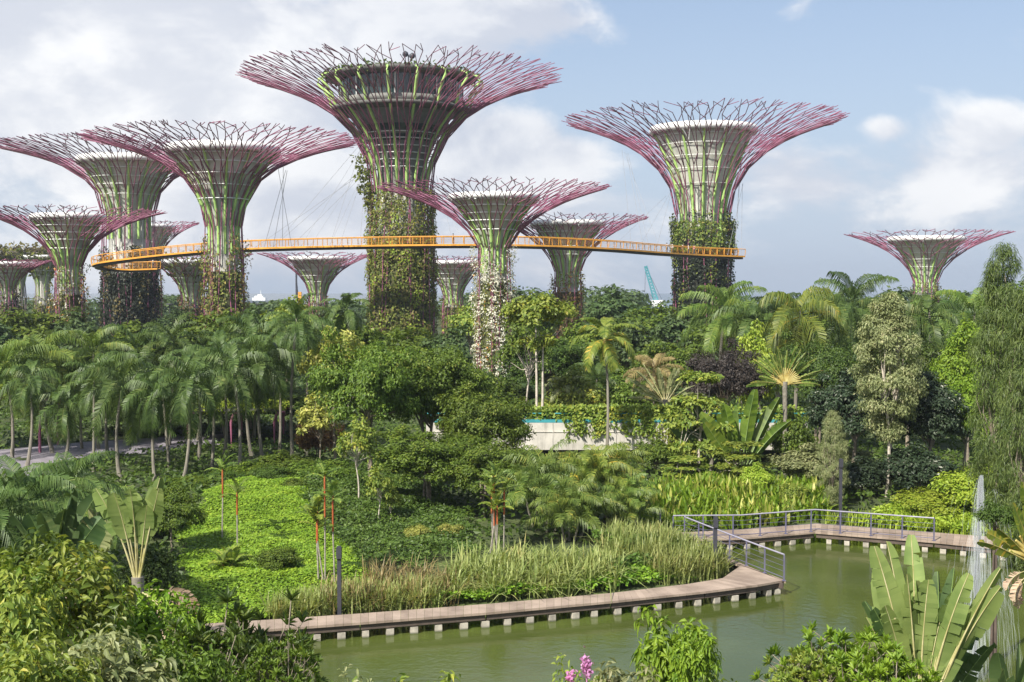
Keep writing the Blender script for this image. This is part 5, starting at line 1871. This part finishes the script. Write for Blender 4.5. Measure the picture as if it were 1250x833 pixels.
fan_plant(168, 33, 716, 572, 'fan leaved plant with pale yellow stalks and dry brown sheaths left of the lime mound', 9, .24, .25, 'banana', 'petiole', pl=.5, Wf=.20, dead=10, tear=.3)
fan_plant(958, 79, 470, 420, 'fan shaped palm with a glowing yellow heart on a bare leaning trunk', 24, 1.45, .1, 'palmlight', 'goldpetiole', pl=.30, Wf=.13, heart=True, tear=.3)
fan_plant(904, 77, 592, 484, 'big paddle leaved plant right of the tiered tree', 13, .62, .3, 'mid', 'crownshaft', pl=.3, Wf=.17, tear=.12)
fan_plant(868, 79, 565, 492, 'smaller paddle leaved plant behind the tiered tree', 8, .8, .0, 'paddle', 'crownshaft', pl=.3, Wf=.22, tear=.12)
fan_plant(812, 86, 492, 438, 'grey green fan plant above the bridge column', 14, 1.3, .2, 'olive', 'petiole', pl=.25, Wf=.12, tear=.4)
fan_plant(1122, 23, 900, 668, 'large torn paddle leaved fan plant in front of the pond at the right', 17, .34, -.2, 'banana', 'petiole', pl=.40, Wf=.145, tear=.3, g0=1.0)
fan_plant(1140, 23.6, 900, 700, 'darker paddle leaves standing behind the torn fan plant', 10, .45, .3, 'paddle', 'crownshaft', pl=.35, Wf=.15, tear=.4, g0=1.0)
fan_plant(1266, 26, 690, 585, 'golden stalked fan plant cut by the right edge', 14, 1.1, .3, 'palmgold', 'goldpetiole', pl=.35, Wf=.15, tear=.3, g0=1.0, dead=5, heart=True)
fan_plant(1240, 18, 905, 775, 'big plain paddle leaf plant low at the right edge', 5, .5, .4, 'paddle', 'crownshaft', pl=.25, Wf=.26, tear=.1, g0=1.0)
fan_plant(72, 34, 705, 590, 'grey green torn banana plant at the left', 8, .55, .4, 'paddle', 'crownshaft', pl=.25, Wf=.30, tear=.3)
fan_plant(112, 36, 700, 606, 'dull banana plant left of the pale stalked fan plant', 7, .5, -.5, 'olive', 'crownshaft', pl=.25, Wf=.32, tear=.3)

# near left plants
palm(28, 38, 548, 170, 'blue green drooping palm near the left edge', 'coconut', 'palm', trunk_r=.14, shaft=None)
palm(92, 44, 545, 120, 'dark feathery palm behind the banana plants', 'coconut', 'palm', trunk_r=.12, shaft=None)
palm(-20, 36, 570, 150, 'feathery palm cut by the left edge above the near shrubs', 'coconut', 'palm', trunk_r=.14, shaft=None)
palm(60, 52, 565, 120, 'shaded feathery palm below the paved path', 'coconut', 'palm', trunk_r=.12, shaft=None)
palm(120, 50, 585, 95, 'bright young palm right of the banana plants', 'coconut', 'palmlight', trunk_r=.1, shaft=None)
plant('bushy_a', 180, 46, 672, 75, 'dark shrub behind the pale stalked fan plant', 'dark', cat='shrub', name='shrub')
NS = 'near leafy shrubs at the bottom left'
for kind, px, Y, top, w, leaf, lab in (
    ('near_big', 60, 22, 668, 230, 'ygreen', 'large yellow green leaved shrub at the bottom left'),
    ('near_big', 175, 24, 722, 180, 'bright', 'bright large leaved shrub below the pale stalked fan plant'),
    ('near_big', -20, 20, 690, 220, 'ygreen', 'yellowing shrub cut by the bottom left corner'),
    ('near_big', 110, 17, 765, 250, 'olive', 'grey green shrub along the bottom edge at the left'),
    ('near_big', 15, 15, 775, 240, 'ygreen', 'pale leaved shrub in the bottom left corner'),
    ('near_big', 205, 18, 780, 160, 'mid', 'green shrub beside the dark rosette bush'),
    ('near_big', 30, 28, 655, 170, 'mid', 'mid green shrub under the banana plants'),
):
    tall_plant(kind, px, Y, top, w, lab, leaf, group=NS)
tall_plant('rosette_bush', 290, 24, 715, 190, 'dark glossy rosette leaved bush in front of the boardwalk', 'dark', cat='bush', name='rosette_bush')
tall_plant('rosette_bush', 235, 22, 752, 150, 'lower glossy rosette bush left of the taller one', 'dark', cat='bush', name='rosette_bush')
tall_plant('rosette_bush', 345, 22, 770, 90, 'small glossy rosette bush at the water', 'mid', cat='bush', name='rosette_bush')

# near bottom centre and right
tall_plant('loose', 818, 22, 724, 112, 'light green leafy shrub standing in front of the pond', 'bright', cat='shrub', name='shrub')
tall_plant('loose', 846, 21, 752, 70, 'small drooping leaved shrub right of the flowering one', 'bright', cat='shrub', name='shrub')
tall_plant('loose', 520, 20, 800, 120, 'low pale leaved shrub tops at the bottom edge', 'ygreen', cat='shrub', name='shrub')
tall_plant('near_small', 445, 19, 822, 110, 'shrub tips just showing at the bottom edge by the rosette bush', 'olive', cat='shrub', name='shrub')
tall_plant('loose', 765, 19, 786, 120, 'low olive shrub behind the pink flowers', 'olive', cat='shrub', name='shrub')
tall_plant('near_small', 700, 18, 812, 100, 'low flowering shrub with a pink bloom at the bottom edge', 'ygreen', cat='shrub', name='shrub')
tall_plant('near_small', 880, 18, 826, 90, 'dark leaf tips at the bottom edge right of the light shrub', 'mid', cat='shrub', name='shrub')
tall_plant('rosette_shrub', 1030, 21, 762, 150, 'rosette leaved shrub left of the torn fan plant', 'bright', cat='bush', name='rosette_bush')
tall_plant('rosette_shrub', 985, 20, 792, 90, 'smaller rosette shrub at the bottom edge', 'ygreen', cat='bush', name='rosette_bush')
tall_plant('rosette_shrub', 1085, 19, 790, 140, 'dense rosette shrub at the foot of the torn fan plant', 'bright', cat='bush', name='rosette_bush')
for px, py, n, sc, lab in ((716, 814, 120, 1.0, 'tall pink flower spike on the low shrub at the bottom edge'), (697, 828, 60, .8, 'smaller pink flower beside the taller spike')):
    c_ = P(px, py, 17.2)
    p = c_ + rng.normal(size=(n, 3)) * np.array([.035, .03, .075]) * sc
    mb = MB()
    mb.leafs(leaf_quads(p, rdir(n), rdir(n) + np.array([0, 0, .4]), .06, .05))
    mb.tube([c_ + [0, 0, .05], c_ + [.02, 0, -1.2]], .012, 4)
    tag(mb.build('pink_flower', LM['pinkpetal']), lab, 'flower')

# water jet
fw = empty('fountain', (P(1190, 800, 40)[0], 40, 0), 'tall white water jet rising from the pond at the right', 'fountain')
jm = bpy.data.materials.new('water_spray')
jm.use_nodes = True
nt = jm.node_tree
b = nt.nodes['Principled BSDF']
b.inputs['Base Color'].default_value = (.82, .87, .90, 1)
b.inputs['Roughness'].default_value = .25
b.inputs['Alpha'].default_value = .075
hj = Z(580, 40)
mb = MB()
for i in range(1100):
    a = rng.uniform(0, 2 * PI)
    t0 = rng.uniform(0, .97) ** 1.25
    t1 = min(1, t0 + rng.uniform(.04, .16))
    z0_, z1_ = t0 * hj, t1 * hj
    wd = lambda q: .15 * (1 - q ** 6) + .02 + .36 * (1 - q) ** .8
    k_ = abs(rng.normal()) * .55
    jx = rng.normal() * .03
    q = np.linspace(t0, t1, 4)
    rr_ = np.array([wd(x_) for x_ in q]) * k_
    mb.tube(np.stack([rr_ * math.cos(a) + jx + .12 * q ** 2, rr_ * math.sin(a), q * hj], -1), [.003, .016, .015, .002], 4, cap=False)
mb.build('jet', jm, fw)
mb = MB()
for i in range(520):
    a = rng.normal() * 1.1
    R_, H_ = rng.uniform(.5, 1.7), hj * rng.uniform(.35, .95)
    st = rng.uniform(.42, .9)
    ph_ = st + rng.uniform(.05, .14) * np.linspace(0, 1, 4)
    mb.tube(np.stack([R_ * ph_ * math.cos(a), R_ * ph_ * math.sin(a), H_ * 4 * ph_ * (1 - ph_)], -1), [.002, .010, .010, .002], 3, cap=False)
mb.build('falling_spray', jm, fw)

# ------------------------------------------------------------------ thin air between here and the skyline
hm = bpy.data.materials.new('haze_air')
hm.use_nodes = True
nt = hm.node_tree
nt.nodes.clear()
pv = node(nt, 'ShaderNodeVolumePrincipled', {'Color': (.80, .86, .95, 1), 'Density': HAZE, 'Anisotropy': .3})
ho = node(nt, 'ShaderNodeOutputMaterial')
nt.links.new(pv.outputs[0], ho.inputs['Volume'])
mb = MB()
mb.box((0, 1500, 27), (6400, 3100, 64))
tag(mb.build('haze', hm), 'thin pale haze in the air', 'haze', kind='stuff')
